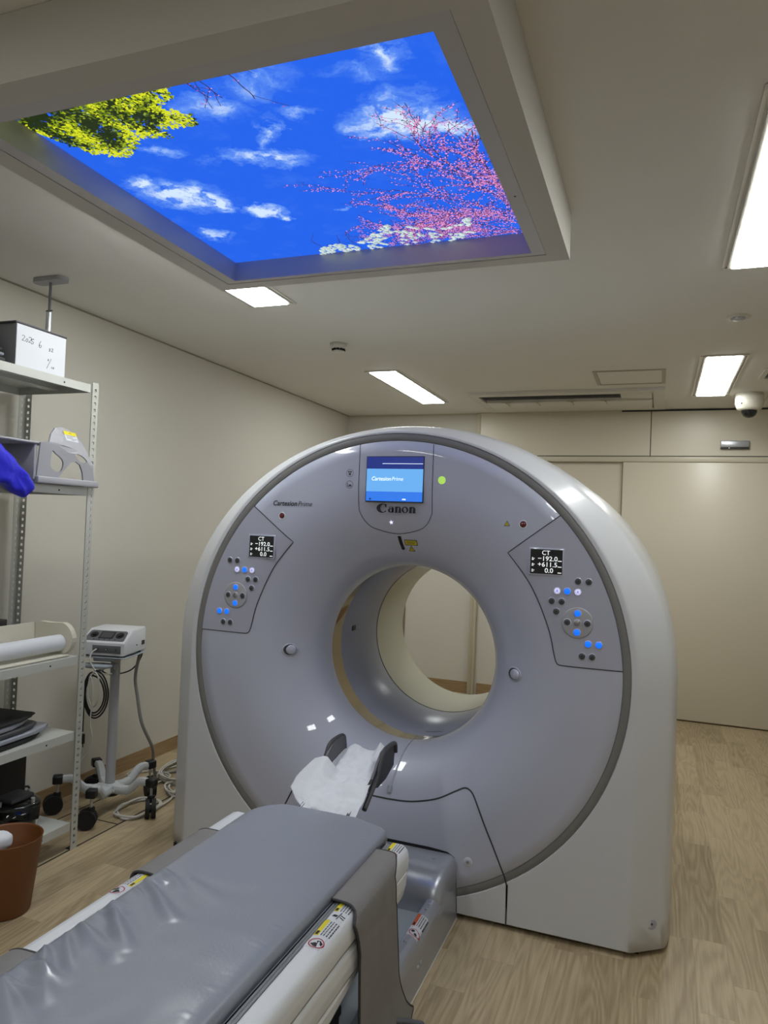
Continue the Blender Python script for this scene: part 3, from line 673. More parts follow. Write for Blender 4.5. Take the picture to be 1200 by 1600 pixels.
# model lettering
b = MB(); yy = GY-0.0012
xr = b.text('Cartesion', 0.030, onY(-1.566, yy, 1.577), 0, shear=0.22, bold=0.0006, sx=0.98)
b.text('Prime', 0.030, onY(-1.566+xr+0.003, yy, 1.577), 0, shear=0.22, sx=0.95)
b.build('model_lettering', M['ink'], g, 'black italic model lettering', fixn=False)
# star light
b = MB()
for k in range(5):
    a = PI/2+k*2*PI/5+0.1; x, z = -1.029, 1.522
    p = [(x+0.003*math.cos(a-0.6), z+0.003*math.sin(a-0.6)), (x+0.011*math.cos(a), z+0.011*math.sin(a)), (x+0.003*math.cos(a+0.6), z+0.003*math.sin(a+0.6)), (x, z)]
    b.add([(q[0], fy(*q)-0.0012, q[1]) for q in p], [[0, 1, 2, 3]])
b.build('star_light', M['starled'], g, fixn=False)
# laser slot, warning labels above the bore
b = MB(); pts = sm2([(-1.002, 1.465), (-1.0, 1.44), (-0.996, 1.417)], 4); ribbon(b, pts, 0.015, 0.0012)
disc(b, -1.002, 1.465, 0.0075, 0.0012); disc(b, -0.996, 1.417, 0.0075, 0.0012); b.build('laser_slot', M['laser'], g)
def patch(b, pts, off, mi): b.add([(x, fy(x, z)-off, z) for x, z in pts], [list(range(len(pts)))], mi)
b = MB(); patch(b, [(-0.983, 1.430), (-0.927, 1.430), (-0.927, 1.453), (-0.983, 1.453)], 0.0010, 1); patch(b, [(-0.980, 1.4325), (-0.930, 1.4325), (-0.930, 1.4505), (-0.980, 1.4505)], 0.0014, 0)
for k in range(3): patch(b, [(-0.975, 1.436+k*0.005), (-0.937+k*0.003, 1.436+k*0.005), (-0.937+k*0.003, 1.438+k*0.005), (-0.975, 1.438+k*0.005)], 0.0018, 1)
def tri(b, x, z, s, off=0.001):
    patch(b, [(x-s, z-s*0.6), (x+s, z-s*0.6), (x, z+s*1.05)], off, 1); patch(b, [(x-s*0.72, z-s*0.43), (x+s*0.72, z-s*0.43), (x, z+s*0.74)], off+0.0004, 0)
    for k in range(6):
        a = k*PI/3; patch(b, [(x+s*0.05*math.cos(a), z+s*0.05*math.sin(a)), (x+s*0.32*math.cos(a-0.25), z+s*0.32*math.sin(a-0.25)), (x+s*0.32*math.cos(a+0.25), z+s*0.32*math.sin(a+0.25))], off+0.0007, 1)
tri(b, -0.958, 1.414, 0.015); b.build('laser_label', [M['yellow'], M['ink']], g, 'yellow laser warning label', fixn=False)
b = MB(); tri(b, -0.5425, 1.532, 0.012); b.build('radiation_label', [M['yellow'], M['ink']], g, 'yellow radiation warning triangle', fixn=False)
# dark red lamps, icons, green ring
for s in (-1, 1):
    x = GX+s*0.519
    b = MB(); b.lathe([(0.0165, 0.001), (0.0165, -0.0015), (0.0135, -0.002), (0.012, 0.0)], (x, GY, 1.533), axis='y', seg=28); lo = b.build('exposure_lamp', M['white'], g)
    b = MB(); b.lathe([(0.0125, -0.0004), (0.010, -0.002), (0.0001, -0.003)], (x, GY, 1.533), axis='y', seg=24); b.build('lens', M['redlens'], lo, 'dark red lens')
for z, k in ((1.721, 0), (1.673, 1)):
    b = MB(); b.lathe([(0.0148, -0.0008), (0.0162, -0.0008)], (-1.208, GY, z), axis='y', seg=32)
    x = -1.208
    if k == 0:
        for dx in (-0.0045, 0.0045): quad(b, x+dx-0.0035, x+dx+0.0035, z+0.002, z+0.008, GY-0.0012, 0)
        quad(b, x-0.005, x+0.005, z-0.009, z, GY-0.0012, 0)
    else:
        quad(b, x-0.009, x-0.007, z-0.006, z+0.007, GY-0.0012, 0); quad(b, x-0.009, x+0.01, z-0.008, z-0.006, GY-0.0012, 0); quad(b, x-0.003, x+0.009, z-0.005, z, GY-0.0012, 0)
    b.build('icon', M['dgrey'], g, fixn=False)
b = MB(); x, z = -0.809, 1.697
b.lathe([(0.0001, -0.001), (0.0045, -0.001)], (x, GY, z), axis='y'); b.lathe([(0.0062, -0.001), (0.0105, -0.001)], (x, GY, z), axis='y'); b.lathe([(0.0122, -0.001), (0.0152, -0.001)], (x, GY, z), axis='y')
b.build('call_light', M['green'], g, 'glowing green ringed light', fixn=False)
# oval breath-lamp hollows beside the bore
for s in (-1, 1):
    x = GX+s*0.493; z = 0.948; y = fy(x, z)
    nrm = Vector((s*-1.0*(fy(GX+s*0.488, z)-fy(GX+s*0.498, z))/0.01*s*s, -1, 0))
    dydx = (fy(x+0.005, z)-fy(x-0.005, z))/0.01
    R = Matrix.Translation((x, y, z)) @ Matrix.Rotation(math.atan(dydx), 4, 'Z')
    b = MB(); b.lathe([(0.0285, 0.002), (0.0285, -0.003), (0.024, -0.0025), (0.018, 0.0)], (0, 0, 0), axis='y', seg=36, sx=1.25); b.v = [tuple(R @ Vector(v)) for v in b.v]
    ko = b.build('speaker_hollow', M['gloss'], g)
    b = MB(); b.lathe([(0.0235, -0.0030), (0.0001, -0.0022)], (0, 0, 0), axis='y', seg=28, sx=1.25, mi=1)
    b.lathe([(0.0215, -0.0024), (0.0205, -0.0070), (0.013, -0.0105), (0.0001, -0.0120)], (0.0055, 0, 0), axis='y', seg=28, sx=1.1); b.v = [tuple(R @ Vector(v)) for v in b.v]
    b.build('dome', [M['gloss'], M['dgrey']], ko)
# thin guide strip under the bore
b = MB(); path = sm2([(-0.975, 0.578), (-0.981, 0.55), (-0.985, 0.52), (-0.991, 0.463), (-0.996, 0.425)], 6)
b.tube([(x, fy(x, z)-0.002, z) for x, z in path], 0.0042, 8, mi=0)
b.cyl((-0.9955, fy(-0.9955, 0.438)-0.003, 0.442), (-0.9965, fy(-0.9965, 0.42)-0.003, 0.418), 0.0095, 16, mi=1)
b.build('drip_tube', [M['ctlpanel'], M['lgrey']], g)

# control panels (mirrored)
BT = [(0.730, 1.329, 'k'), (0.768, 1.329, 'k'), (0.655, 1.289, 'w'), (0.692, 1.290, 'b'), (0.730, 1.289, 'w'), (0.636, 1.250, 'k'), (0.673, 1.250, 'k'), (0.654, 1.212, 'k'),
      (0.732, 1.211, 'b'), (0.696, 1.176, 'k'), (0.732, 1.176, 'm'), (0.768, 1.176, 'k'), (0.732, 1.141, 'b'), (0.773, 1.101, 'b'), (0.811, 1.101, 'b'), (0.753, 1.055, 'k'), (0.789, 1.055, 'k')]
for s in (-1, 1):
    inner = sm2([(0.463, 1.422), (0.556, 1.301), (0.625, 1.150), (0.652, 1.045), (0.662, 1.019), (0.676, 1.0125)], 6)
    outer = [(0.8985*math.cos(math.radians(a)), GZ+0.8985*math.sin(math.radians(a))) for a in [3.6+i*(43.2-3.6)/24 for i in range(25)]]
    poly = [(GX+s*u, z) for u, z in ([(0.655, 1.572)]+inner+outer)]
    b = MB()
    def resamp(P, n):
        d = [0]
        for p, q in zip(P, P[1:]): d.append(d[-1]+math.hypot(q[0]-p[0], q[1]-p[1]))
        out = []
        for i in range(n+1):
            t_ = d[-1]*i/n; k = max(j for j in range(len(d)) if d[j] <= t_+1e-9); k = min(k, len(P)-2); f = (t_-d[k])/((d[k+1]-d[k]) or 1)
            out.append((P[k][0]+(P[k+1][0]-P[k][0])*f, P[k][1]+(P[k+1][1]-P[k][1])*f))
        return out
    A_ = resamp([(0.655, 1.571)]+inner, 60); B_ = resamp([(0.656, 1.5705)]+outer[::-1], 60)
    b.loft([[(GX+s*(A_[i][0]+(B_[i][0]-A_[i][0])*k/10), fy(GX+s*(A_[i][0]+(B_[i][0]-A_[i][0])*k/10), A_[i][1]+(B_[i][1]-A_[i][1])*k/10)-0.0008, A_[i][1]+(B_[i][1]-A_[i][1])*k/10) for k in range(11)] for i in range(61)], False, False, False, 0, True); cp = b.build('control_panel', M['ctlpanel'], g)
    b = MB(); ribbon(b, [(GX+s*u, z) for u, z in ([(0.657, 1.571)]+inner+[(0.8975, 1.0135)])], 0.0038, 0.0018); b.build('panel_seam', M['seam'], cp)
    xc = GX+s*0.6115; q = 0.0595
    b = MB(); frame_ring_y = None
    b.box((xc-q-0.006, GY-0.003, 1.344), (xc+q+0.006, GY+0.001, 1.448), 0, bev=0.002); b.build('display_bezel', M['gloss'], cp)
    b = MB(); b.box((xc-q, GY-0.0042, 1.350), (xc+q, GY-0.0031, 1.442), 0, smooth=False)
    b.build('display', M['scrk'], cp)
    b = MB(); y = GY-0.0048; M_ = 0
    b.text('CT', 0.0235, onY(xc-0.002, y, 1.4215), 0, align='CENTER', bold=0.0002)
    b.text('\u2212192.0', 0.0245, onY(xc+0.042, y, 1.3990), 0, align='RIGHT', bold=0.0002, sx=1.08)
    b.text('+611.5', 0.0245, onY(xc+0.042, y, 1.3770), 0, align='RIGHT', bold=0.0002, sx=1.08)
    b.text('0.0', 0.0245, onY(xc+0.027, y, 1.3550), 0, align='RIGHT', bold=0.0002, sx=1.08)
    for k in range(3):
        zz = 1.3555+k*0.0220
        quad(b, xc+0.043, xc+0.057, zz-0.001, zz+0.002, y, 0); quad(b, xc-0.054, xc-0.047, zz+0.001, zz+0.004, y, 0); quad(b, xc-0.053, xc-0.049, zz+0.006, zz+0.011, y, 0); quad(b, xc-0.048, xc-0.043, zz+0.006, zz+0.008, y, 0)
    b.build('display_text', M['scrt'], cp, fixn=False)
    b = MB(); disc(b, GX+s*0.732, 1.176, 0.0575, 0.0022, off=0.001, seg=40); b.build('button_pad', mat('pad_grey', rgb(168, 168, 172), 0.4), cp)
    for u, z, k in BT:
        b = MB(); x = GX+s*u
        off = 0.0032 if math.hypot(u-0.732, z-1.176) < 0.06 else 0.0014
        b.lathe([(0.0145, 0.002), (0.0145, -0.0012), (0.0118, -0.0014)], (x, fy(x, z)-off, z), axis='y', seg=20, mi=1)
        disc(b, x, z, 0.0115, 0.0024, off=off, mi=0)
        if k != 'm' and k != 'b':
            yb = fy(x, z)-off-0.0028
            quad(b, x-0.004, x+0.004, z-0.002, z-0.0005, yb, 2); quad(b, x-0.001, x+0.002, z-0.001, z+0.005, yb, 2)
        b.build('button', [{'k': M['btn'], 'b': M['btnb'], 'w': M['btnw'], 'm': M['btnm']}[k], M['gloss'], M['s_mid'] if k == 'w' else M['black']], cp)

# ================================================================= PATIENT TABLE
TX = -1.0
tb = thing('patient_table', 'long white patient table with silver base docked in front of the scanner', 'patient table', (TX, 0.95, 0))
Y0, Y1 = -0.35, 2.15
def rail(s, name):
    prof = [(0.262, 0.500), (0.262, 0.524), (0.266, 0.528), (0.290, 0.5285), (0.304, 0.525), (0.3135, 0.516), (0.3175, 0.503), (0.319, 0.485), (0.318, 0.462), (0.311, 0.455), (0.262, 0.455)]
    prof = supp(prof)
    b = MB(); rings = []
    for y, sc_, dz in ((Y0, 1, 0), (Y1-0.012, 1, 0), (Y1-0.004, 0.985, -0.001), (Y1, 0.95, -0.006)):
        rings.append([(TX+s*(0.262+(u-0.262)*sc_), y, 0.49+(z-0.49)*sc_+dz*0) for u, z in prof])
    b.loft(rings, True, True, True, 0, True)
    o = b.build(name, M['rail'], tb); autosmooth(o, 50); return o
rr = rail(1, 'side_rail'); rl = rail(-1, 'side_rail')
for s in (1, -1):
    b = MB()
    p2 = [(0.262, 0.453), (0.306, 0.453), (0.3135, 0.446), (0.3165, 0.435), (0.317, 0.405), (0.314, 0.375), (0.309, 0.366), (0.262, 0.366)]; p2 = supp(p2)
    b.loft([[(TX+s*u, y, z) for u, z in p2] for y in (Y0, Y1-0.125)]+[[(TX+s*(0.262+(u-0.262)*0.9), Y1-0.121, 0.41+(z-0.41)*0.95) for u, z in p2]], True, True, True, 0, True)
    p4 = supp([(0.262, 0.4545), (0.3105, 0.4545), (0.3165, 0.462), (0.3172, 0.45), (0.3150, 0.41), (0.3080, 0.378), (0.300, 0.368), (0.262, 0.368)][1:] and [(0.262, 0.4548), (0.311, 0.4548), (0.3168, 0.452), (0.3150, 0.41), (0.3080, 0.380), (0.300, 0.370), (0.262, 0.370)])
    b2 = MB(); b2.loft([[(TX+s*u, y, z) for u, z in p4] for y in (Y1-0.119, Y1-0.03)]+[[(TX+s*(0.262+(u-0.262)*0.97), Y1-0.008, z+0.004*(0.455-z)/0.08) for u, z in p4], [(TX+s*(0.262+(u-0.262)*0.90), Y1-0.002, 0.4548-(0.4548-z)*0.93) for u, z in p4]], True, True, True, 0, True)
    o = b2.build('rail_end', M['rail'], tb); autosmooth(o, 50)
    p3 = [(0.25, 0.364), (0.305, 0.364), (0.310, 0.355), (0.309, 0.325), (0.300, 0.305), (0.25, 0.30)]; p3 = supp(p3)
    b.loft([[(TX+s*u, y, z) for u, z in p3] for y in (Y0, 1.30, 1.62)]+[[(TX+s*(0.25+(u-0.25)*0.93), 1.80, 0.36+(z-0.36)*0.5) for u, z in p3]], True, True, True, 0, True)
    o = b.build('side_skirt', M['rail'], tb); autosmooth(o, 50)
b = MB(); b.box((TX-0.26, Y0, 0.37), (TX+0.26, Y1-0.06, 0.47)); b.box((TX-0.2, Y1-0.06, 0.38), (TX+0.2, Y1-0.02, 0.46), bev=0.01); b.build('table_frame', M['lgrey'], tb)
b = MB()
for s in (1, -1):
    b.box((min(TX+s*0.243, TX+s*0.2615), Y0, 0.475), (max(TX+s*0.243, TX+s*0.2615), Y1-0.01, 0.5215), bev=0.002)
    b.tube([(TX+s*0.2585, Y0, 0.526), (TX+s*0.2585, Y1-0.02, 0.526)], 0.0035, 8)
    b.tube([(TX+s*0.249, Y0, 0.523), (TX+s*0.249, Y1-0.01, 0.523)], 0.004, 8)
b.build('track', M['alu'], tb)
# couch board under the mattress
b = MB(); prof = [(-0.236, 0.512), (-0.2, 0.497), (0, 0.488), (0.2, 0.497), (0.236, 0.512), (0.236, 0.52), (-0.236, 0.52)]
b.loft([[(TX+u, y, z) for u, z in prof] for y in (Y0+0.05, 2.16)]+[[(TX+u*0.9, 2.20, z) for u, z in prof]], True, True, True, 0, False); b.build('couch_board', M['dgrey'], tb)
# lift bellows
b = MB()
for k in range(9):
    z = 0.115+k*0.028; b.box((TX-0.235+0.006*(k % 2), -0.05, z), (TX+0.235-0.006*(k % 2), 1.86, z+0.027), bev=0.004, seg=1)
b.build('bellows', M['bellows'], tb)
# base
bs = MB()
for s in (1, -1):
    prof = [(0.262, 0.10), (0.262, 0.166), (0.268, 0.168), (0.286, 0.165), (0.300, 0.155), (0.308, 0.138), (0.312, 0.115), (0.315, 0.03), (0.318, 0.012), (0.318, 0.0), (0.25, 0.0)]; prof = supp(prof)
    bs.loft([[(TX+s*u, y, z) for u, z in prof] for y in (-0.3, 2.784)], True, True, True, 0, True)
o = bs.build('base_rail', M['silver'], tb); autosmooth(o, 60)
b = MB(); b.box((TX-0.262, -0.3, 0.0), (TX+0.262, 2.6, 0.112)); b.build('base_plate', M['lgrey'], tb)
# rounded housing between base and scanner
b = MB(); rings = []
def hous(w_, h_, y, r=0.04):
    pts = []
    for a in range(0, 91, 15): pts.append((w_-r+r*math.sin(math.radians(90-a)), h_-r+r*math.cos(math.radians(90-a))))
    P = [(w_, 0.0)]+[(x, z) for x, z in pts]; P = P+[(-x, z) for x, z in P[::-1]]; P = supp(P, 0.006, False)
    return [(TX+x, y, z) for x, z in P]
for y, w_, h_ in ((2.556, 0.292, 0.150), (2.560, 0.296, 0.168), (2.572, 0.303, 0.192), (2.592, 0.307, 0.213), (2.622, 0.3095, 0.229), (2.66, 0.311, 0.238), (2.70, 0.311, 0.241), (2.784, 0.311, 0.241)): rings.append(hous(w_, h_, y))
b.loft(rings, False, True, True, 0, True); o = b.build('base_housing', M['silver'], tb); autosmooth(o, 70)
b = MB(); b.cyl((TX+0.235, 2.72, 0.2405), (TX+0.235, 2.72, 0.244), 0.008, 16); b.build('bolt', M['lgrey'], tb)
for (x, y) in ((-0.72, 2.525), (-0.719, 2.49), (-0.722, 2.27), (-0.722, 2.0)):
    b = MB(); b.lathe([(0.007, 0.0), (0.0065, 0.002), (0.003, 0.0035), (0.0001, 0.004)], (x, y, 0.1675), seg=14); b.build('bolt', M['lgrey'], tb)
for (y, z) in ((2.30, 0.075), (2.33, 0.075)):
    b = MB(); b.lathe([(0.009, 0.0), (0.008, 0.003), (0.0001, 0.004)], (TX+0.3135, y, z), axis='x', seg=14); b.build('bolt', M['lgrey'], tb)
b = MB(); b.tube([(TX+0.318, 1.2, 0.003), (TX+0.318, 2.78, 0.003)], 0.004, 6); b.build('base_sealant', M['creamp'], tb)
# stickers
def sticker(name, cx, cy, z, L, W, hdr, curve=None, sgn=1, label=None, pict='hand', header='注意'):
    """band along +Y; header strip, text block and pictogram; lies flat on the rail"""
    def Z(u):
        return z if curve is None else curve(u)
    b = MB()
    def q(u0, u1, v0, v1, mi, off):
        n = 5
        vs = []; 
        for i in range(n+1):
            u = u0+(u1-u0)*i/n; x = cx+sgn*u
            vs += [(x, cy+v0, Z(x)+off), (x, cy+v1, Z(x)+off)]
        b.add(vs, [[2*i, 2*i+1, 2*i+3, 2*i+2] for i in range(n)], mi)
    q(-W/2, W/2, -L/2, L/2, 0, 0.0006)
    hy0 = -L/2+L*0.42
    q(-W/2, -W/2+W*0.27, hy0, L/2, 1, 0.0010)
    MT = Matrix.Translation((cx-sgn*(W/2-W*0.235), cy+hy0+L*0.2, Z(cx-W/2)+0.0014)) @ Matrix.Rotation(PI/2 if sgn > 0 else -PI/2, 4, 'Z')
    b.text(header, W*0.22, MT, 2)
    q(-W/2+W*0.06, -W/2+W*0.21, hy0+L*0.03, hy0+L*0.16, 2, 0.0014)
    random.seed(int(abs(cx*cy)*1000))
    for k in range(4):
        u = -W/2+W*(0.36+k*0.155); v = hy0+L*0.03
        while v < L/2-L*0.06:
            d = random.uniform(0.01, 0.03)*L*3; q(u, u+W*0.06, v, min(v+d, L/2-L*0.03), 2, 0.0010); v += d+L*0.015
    # pictogram
    pr = min(W*0.42, L*0.19); py = -L/2+pr+L*0.03
    def ring(r0, r1, mi, off):
        vs = []
        for i in range(29):
            a = 2*PI*i/28
            for r in (r0, r1): x = cx+sgn*(r*math.cos(a)); vs.append((x, cy+py+r*math.sin(a), Z(x)+off))
        b.add(vs, [[2*i, 2*i+1, 2*i+3, 2*i+2] for i in range(28)], mi)
    def poly(P, mi, off): b.add([(cx+sgn*x*pr, cy+py+y_*pr, Z(cx+sgn*x*pr)+off) for x, y_ in P], [list(range(len(P)))], mi)
    if pict == 'hand':
        poly([(-0.7, -0.3), (-0.1, -0.75), (0.3, -0.7), (0.15, 0.0), (-0.2, 0.1)], 2, 0.0010); poly([(0.0, 0.15), (0.7, -0.25), (0.75, 0.25), (0.3, 0.6), (-0.1, 0.5)], 2, 0.0010)
        ring(pr*0.86, pr, 3, 0.0013)
    elif pict == 'foot':
        poly([(-0.75, 0.1), (-0.3, -0.1), (0.0, 0.25), (-0.1, 0.6), (-0.5, 0.6)], 2, 0.0010); poly([(0.05, -0.6), (0.45, -0.65), (0.6, -0.3), (0.3, 0.05), (0.05, -0.1)], 2, 0.0010)
        ring(pr*0.86, pr, 3, 0.0013); poly([(-0.7, -0.6), (-0.6, -0.7), (0.7, 0.6), (0.6, 0.7)], 3, 0.0012)
    else:
        poly([(-0.9, -0.2), (-0.2, -0.3), (-0.1, 0.2), (-0.7, 0.3)], 2, 0.0010); poly([(-0.1, -0.8), (0.05, -0.8), (0.2, 0.9), (0.05, 0.9)], 2, 0.0012)
        poly([(0.2, -0.2), (0.9, -0.5), (0.9, -0.3), (0.2, 0.0)], 2, 0.0010); poly([(0.2, 0.2), (0.9, 0.0), (0.9, 0.2), (0.2, 0.4)], 2, 0.0010)
    b.build(name, [M['paper'], hdr, M['ink'], M['redring']], tb, label, fixn=False)
    random.seed(11)
def railz(x):
    u = abs(x-TX); P = [(0.262, 0.5265), (0.266, 0.5282), (0.290, 0.5287), (0.304, 0.5252), (0.3135, 0.5162)]
    for (a, za), (c, zc) in zip(P, P[1:]):
        if u <= c: return za+(zc-za)*max(0, (u-a)/(c-a))
    return P[-1][1]
sticker('warning_sticker', -0.713, 1.60, 0.5287, 0.125, 0.046, M['yellow'], railz, 1, 'sticker with yellow header and crossed hand sign on the rail')
sticker('warning_sticker', -0.713, 1.715, 0.5287, 0.10, 0.046, M['yellow'], railz, 1, 'sticker half under the strap on the rail', 'pinch')
sticker('warning_sticker', -0.713, 2.095, 0.5287, 0.10, 0.046, M['yellow'], railz, 1, 'sticker at the end of the rail')
sticker('warning_sticker', -1.289, 1.60, 0.5287, 0.12, 0.046, M['yellow'], railz, -1, 'sticker on the far rail')
def basez(x):
    u = abs(x-TX); P = [(0.262, 0.1662), (0.268, 0.1685), (0.286, 0.1655), (0.300, 0.1555), (0.308, 0.1385), (0.312, 0.1155)]
    for (a, za), (c, zc) in zip(P, P[1:]):
        if u <= c: return za+(zc-za)*max(0, (u-a)/(c-a))
    return P[-1][1]
sticker('warning_sticker', -0.713, 2.38, 0.168, 0.135, 0.044, M['orange'], basez, 1, 'sticker with orange header and crossed foot sign on the base', 'foot', '警告')
# bent grey tube handle of the foot pedal
b = MB(); b.tube([(-0.69, 1.93, 0.10), (-0.66, 1.99, 0.10), (-0.60, 2.01, 0.10), (-0.575, 1.99, 0.10), (-0.575, 1.80, 0.10), (-0.575, 1.5, 0.08), (-0.6, 1.45, 0.06), (-0.69, 1.45, 0.06)], 0.0085, 12, sub=5)
b.build('pedal_guard', M['mgrey'], tb)

# ---------------------------------------------------------------- mattress
def wrinkles():
    R = random.Random(5); W = []
    for i in range(34):      # ridges fanning in from the far long edge
        y = 1.98-i*0.055+R.uniform(-0.015, 0.015)
        L = R.uniform(0.06, 0.2) if i > 5 else R.uniform(0.03, 0.07); a = R.uniform(-0.75, -0.1)
        W.append((-0.235, y, -0.235+L*math.cos(a), y+L*math.sin(a), R.uniform(0.005, 0.010), R.uniform(0.0035, 0.0075)*(1 if i > 5 else 0.5)))
    for (ax, ay, bx, by, wd, am) in ((-0.235, 1.60, -0.02, 1.44, 0.012, 0.010), (-0.235, 1.47, -0.04, 1.30, 0.013, 0.011), (-0.23, 1.36, -0.03, 1.27, 0.014, 0.007), (-0.235, 1.26, -0.06, 1.10, 0.015, 0.008), (-0.1, 1.62, 0.03, 1.56, 0.02, 0.004), (-0.235, 1.15, -0.05, 1.02, 0.014, 0.007)):
        W.append((ax, ay, bx, by, wd, am))
    for i in range(34):      # small puckers along the near long edge
        y = 2.06-i*0.045+R.uniform(-0.02, 0.02); L = R.uniform(0.02, 0.06)
        W.append((0.232, y, 0.232-L, y+R.uniform(-0.03, 0.02), R.uniform(0.003, 0.005), R.uniform(0.0004, 0.0009)))
    return W
WR = wrinkles()
def mheight(u, y):
    h = 0.002*noise.noise(Vector((u*6, y*4, 0)))+0.0012*noise.noise(Vector((u*18, y*14, 5)))
    for ax, ay, bx, by, wd, am in WR:
        if abs(y-(ay+by)/2) > 0.2: continue
        dx, dy = bx-ax, by-ay; L2 = dx*dx+dy*dy; t_ = ((u-ax)*dx+(y-ay)*dy)/L2
        if t_ < -0.15 or t_ > 1.1: continue
        d = abs((u-ax)*dy-(y-ay)*dx)/math.sqrt(L2); tt = min(max(t_, 0), 1)
        env = math.sin(PI*min(1, 0.15+0.85*tt))**0.7 if tt < 1 else 0
        wd2 = wd*(0.6+0.9*tt)
        if d < 3.5*wd2: h += 1.25*am*env*(math.exp(-(d/wd2)**2)-0.35*math.exp(-((d-1.9*wd2)/wd2)**2))
    return h
b = MB(); rings = []; NY = 420
def hw(y):
    d = 2.22-y   # rounded far corners
    if d < 0.14: return 0.24*(max(0, 1-((0.14-d)/0.14)**2.6))**(1/2.6) if d > 0 else 0.0
    return 0.24
for i in range(NY+1):
    f = i/NY; y = Y0+0.02+(2.219-Y0-0.02)*f
    if y > 2.0: pass
    hw_ = max(hw(y), 0.02); ring = []; NU = 72
    hwr = 0.24 if y < 2.168 else max(0.02, 0.24*math.sqrt(max(0, (2.2205-y)/0.0525)))
    endf = min(1, (2.225-y)/0.03) if y > 2.195 else 1
    for j in range(NU+1):
        u = -1+2*j/NU; uu = math.copysign(abs(u)**0.9, u)
        edge = (1-abs(uu)**9)**(1/3) if abs(uu) < 1 else 0
        z = 0.526+(0.038*endf**0.5)*edge+(mheight(uu*hw_, y)*(edge*endf)*(1-abs(uu)**14))
        ring.append((TX+uu*(hw_ if uu < 0 else hwr), y, z))
    for j in range(NU-1, 0, -8): u = -1+2*j/NU; ring.append((TX+u*(hw_ if u < 0 else hwr)*0.985, y, 0.522))
    rings.append(ring)
b.loft(rings, True, True, True, 0, True)
mo = b.build('table_mattress', M['vinyl']); tag(mo, 'wrinkled shiny grey vinyl mattress on the white patient table', 'mattress')
# piping on the near edge
b = MB(); b.tube([(TX+0.238, y/100, 0.5235) for y in range(-30, 212, 6)], 0.003, 8); po = b.build('piping', M['vinyl'], mo)

# ---------------------------------------------------------------- straps
def strap_sheet(name, path, y0f, y1f, label, nv=26, thick=0.0035, bulge=0.003, cat='strap'):
    """path: list of (x,z); y0f/y1f give the strap's two edges along the path"""
    P = [(p.x, p.y) for p in catmull([(x, z, 0) for x, z in path], 6)]
    n = len(P); A = []; B = []
    for i, (x, z) in enumerate(P):
        t_ = i/(n-1); a = P[max(i-1, 0)]; c = P[min(i+1, n-1)]; tx, tz = c[0]-a[0], c[1]-a[1]; l = math.hypot(tx, tz) or 1; nx, nz = -tz/l, tx/l
        if path[-1][0] > path[0][0]: pass
        ra, rb = [], []
        for j in range(nv+1):
            v = j/nv; y = y0f(t_)+(y1f(t_)-y0f(t_))*v
            w_ = bulge*(noise.noise(Vector((t_*5, v*3.5, 2)))+0.6*math.sin(v*14+t_*3)*max(0, t_-0.35)) if t_ > 0.3 else bulge*0.3*noise.noise(Vector((t_*8, v*4, 2)))
            sgn = 1 if path[-1][0] > path[0][0] else -1
            w_ = abs(w_) if t_ < 0.5 else w_+0.002
            ra.append((x+sgn*nx*w_*sgn, y, z+nz*w_*1)); rb.append((x+nx*(w_+thick*sgn), y, z+nz*(w_+thick*sgn)))
        A.append(ra); B.append(rb)
    m = nv+1; vs = [p for r in A for p in r]+[p for r in B for p in r]; o_ = n*m; fs = []
    for i in range(n-1):
        for j in range(nv):
            q = [i*m+j, i*m+j+1, (i+1)*m+j+1, (i+1)*m+j]; fs.append(q[::-1]); fs.append([o_+k for k in q])
        for j in (0, nv): fs.append([i*m+j, (i+1)*m+j, o_+(i+1)*m+j, o_+i*m+j])
    for i in (0, n-1):
        for j in range(nv): fs.append([i*m+j, i*m+j+1, o_+i*m+j+1, o_+i*m+j])
    b = MB(); b.add(vs, fs, 0, True); o = b.build(name, M['strap']); autosmooth(o, 60)
    tag(o, label, cat)
    for side, nm in ((0, 'binding'), (nv, 'binding')):
        b = MB(); b.tube([((B[i][side][0]+A[i][side][0])/2, A[i][side][1], (B[i][side][2]+A[i][side][2])/2) for i in range(n)], 0.0035, 8); b.build('binding', M['strapedge'], o)
    return o
def lerp(P):
    def f(t):
        for (a, va), (c, vc) in zip(P, P[1:]):
            if t <= c: return va+(vc-va)*(t-a)/(c-a)
        return P[-1][1]
    return f
sp = [(-0.762, 0.531), (-0.735, 0.534), (-0.705, 0.535), (-0.688, 0.527), (-0.678, 0.512), (-0.674, 0.48), (-0.673, 0.42), (-0.672, 0.34), (-0.670, 0.25), (-0.668, 0.17), (-0.655, 0.10), (-0.648, 0.06), (-0.645, 0.03)]
s0 = strap_sheet('restraint_strap', sp, lerp([(0, 1.752), (0.25, 1.73), (0.35, 1.70), (0.5, 1.735), (0.75, 1.735), (1, 1.72)]), lerp([(0, 2.075), (0.2, 2.06), (0.36, 1.99), (0.5, 2.0), (0.7, 2.035), (0.82, 2.08), (0.91, 2.13), (1, 2.06)]), 'wide grey fabric strap draped over the near white side rail, hanging down')
lp = [(-1.243, 0.531), (-1.262, 0.533), (-1.29, 0.5335), (-1.31, 0.529), (-1.321, 0.518), (-1.325, 0.49), (-1.327, 0.42), (-1.329, 0.35)]
strap_sheet('restraint_strap', lp, lerp([(0, 1.66), (1, 1.655)]), lerp([(0, 1.975), (1, 1.955)]), 'grey fabric strap folded over the far white side rail beside the mattress', bulge=0.0008)
strap_sheet('restraint_strap', lp, lerp([(0, 0.95), (1, 0.93)]), lerp([(0, 1.262), (1, 1.24)]), 'grey fabric strap over the far side rail at the lower left corner', bulge=0.0008)

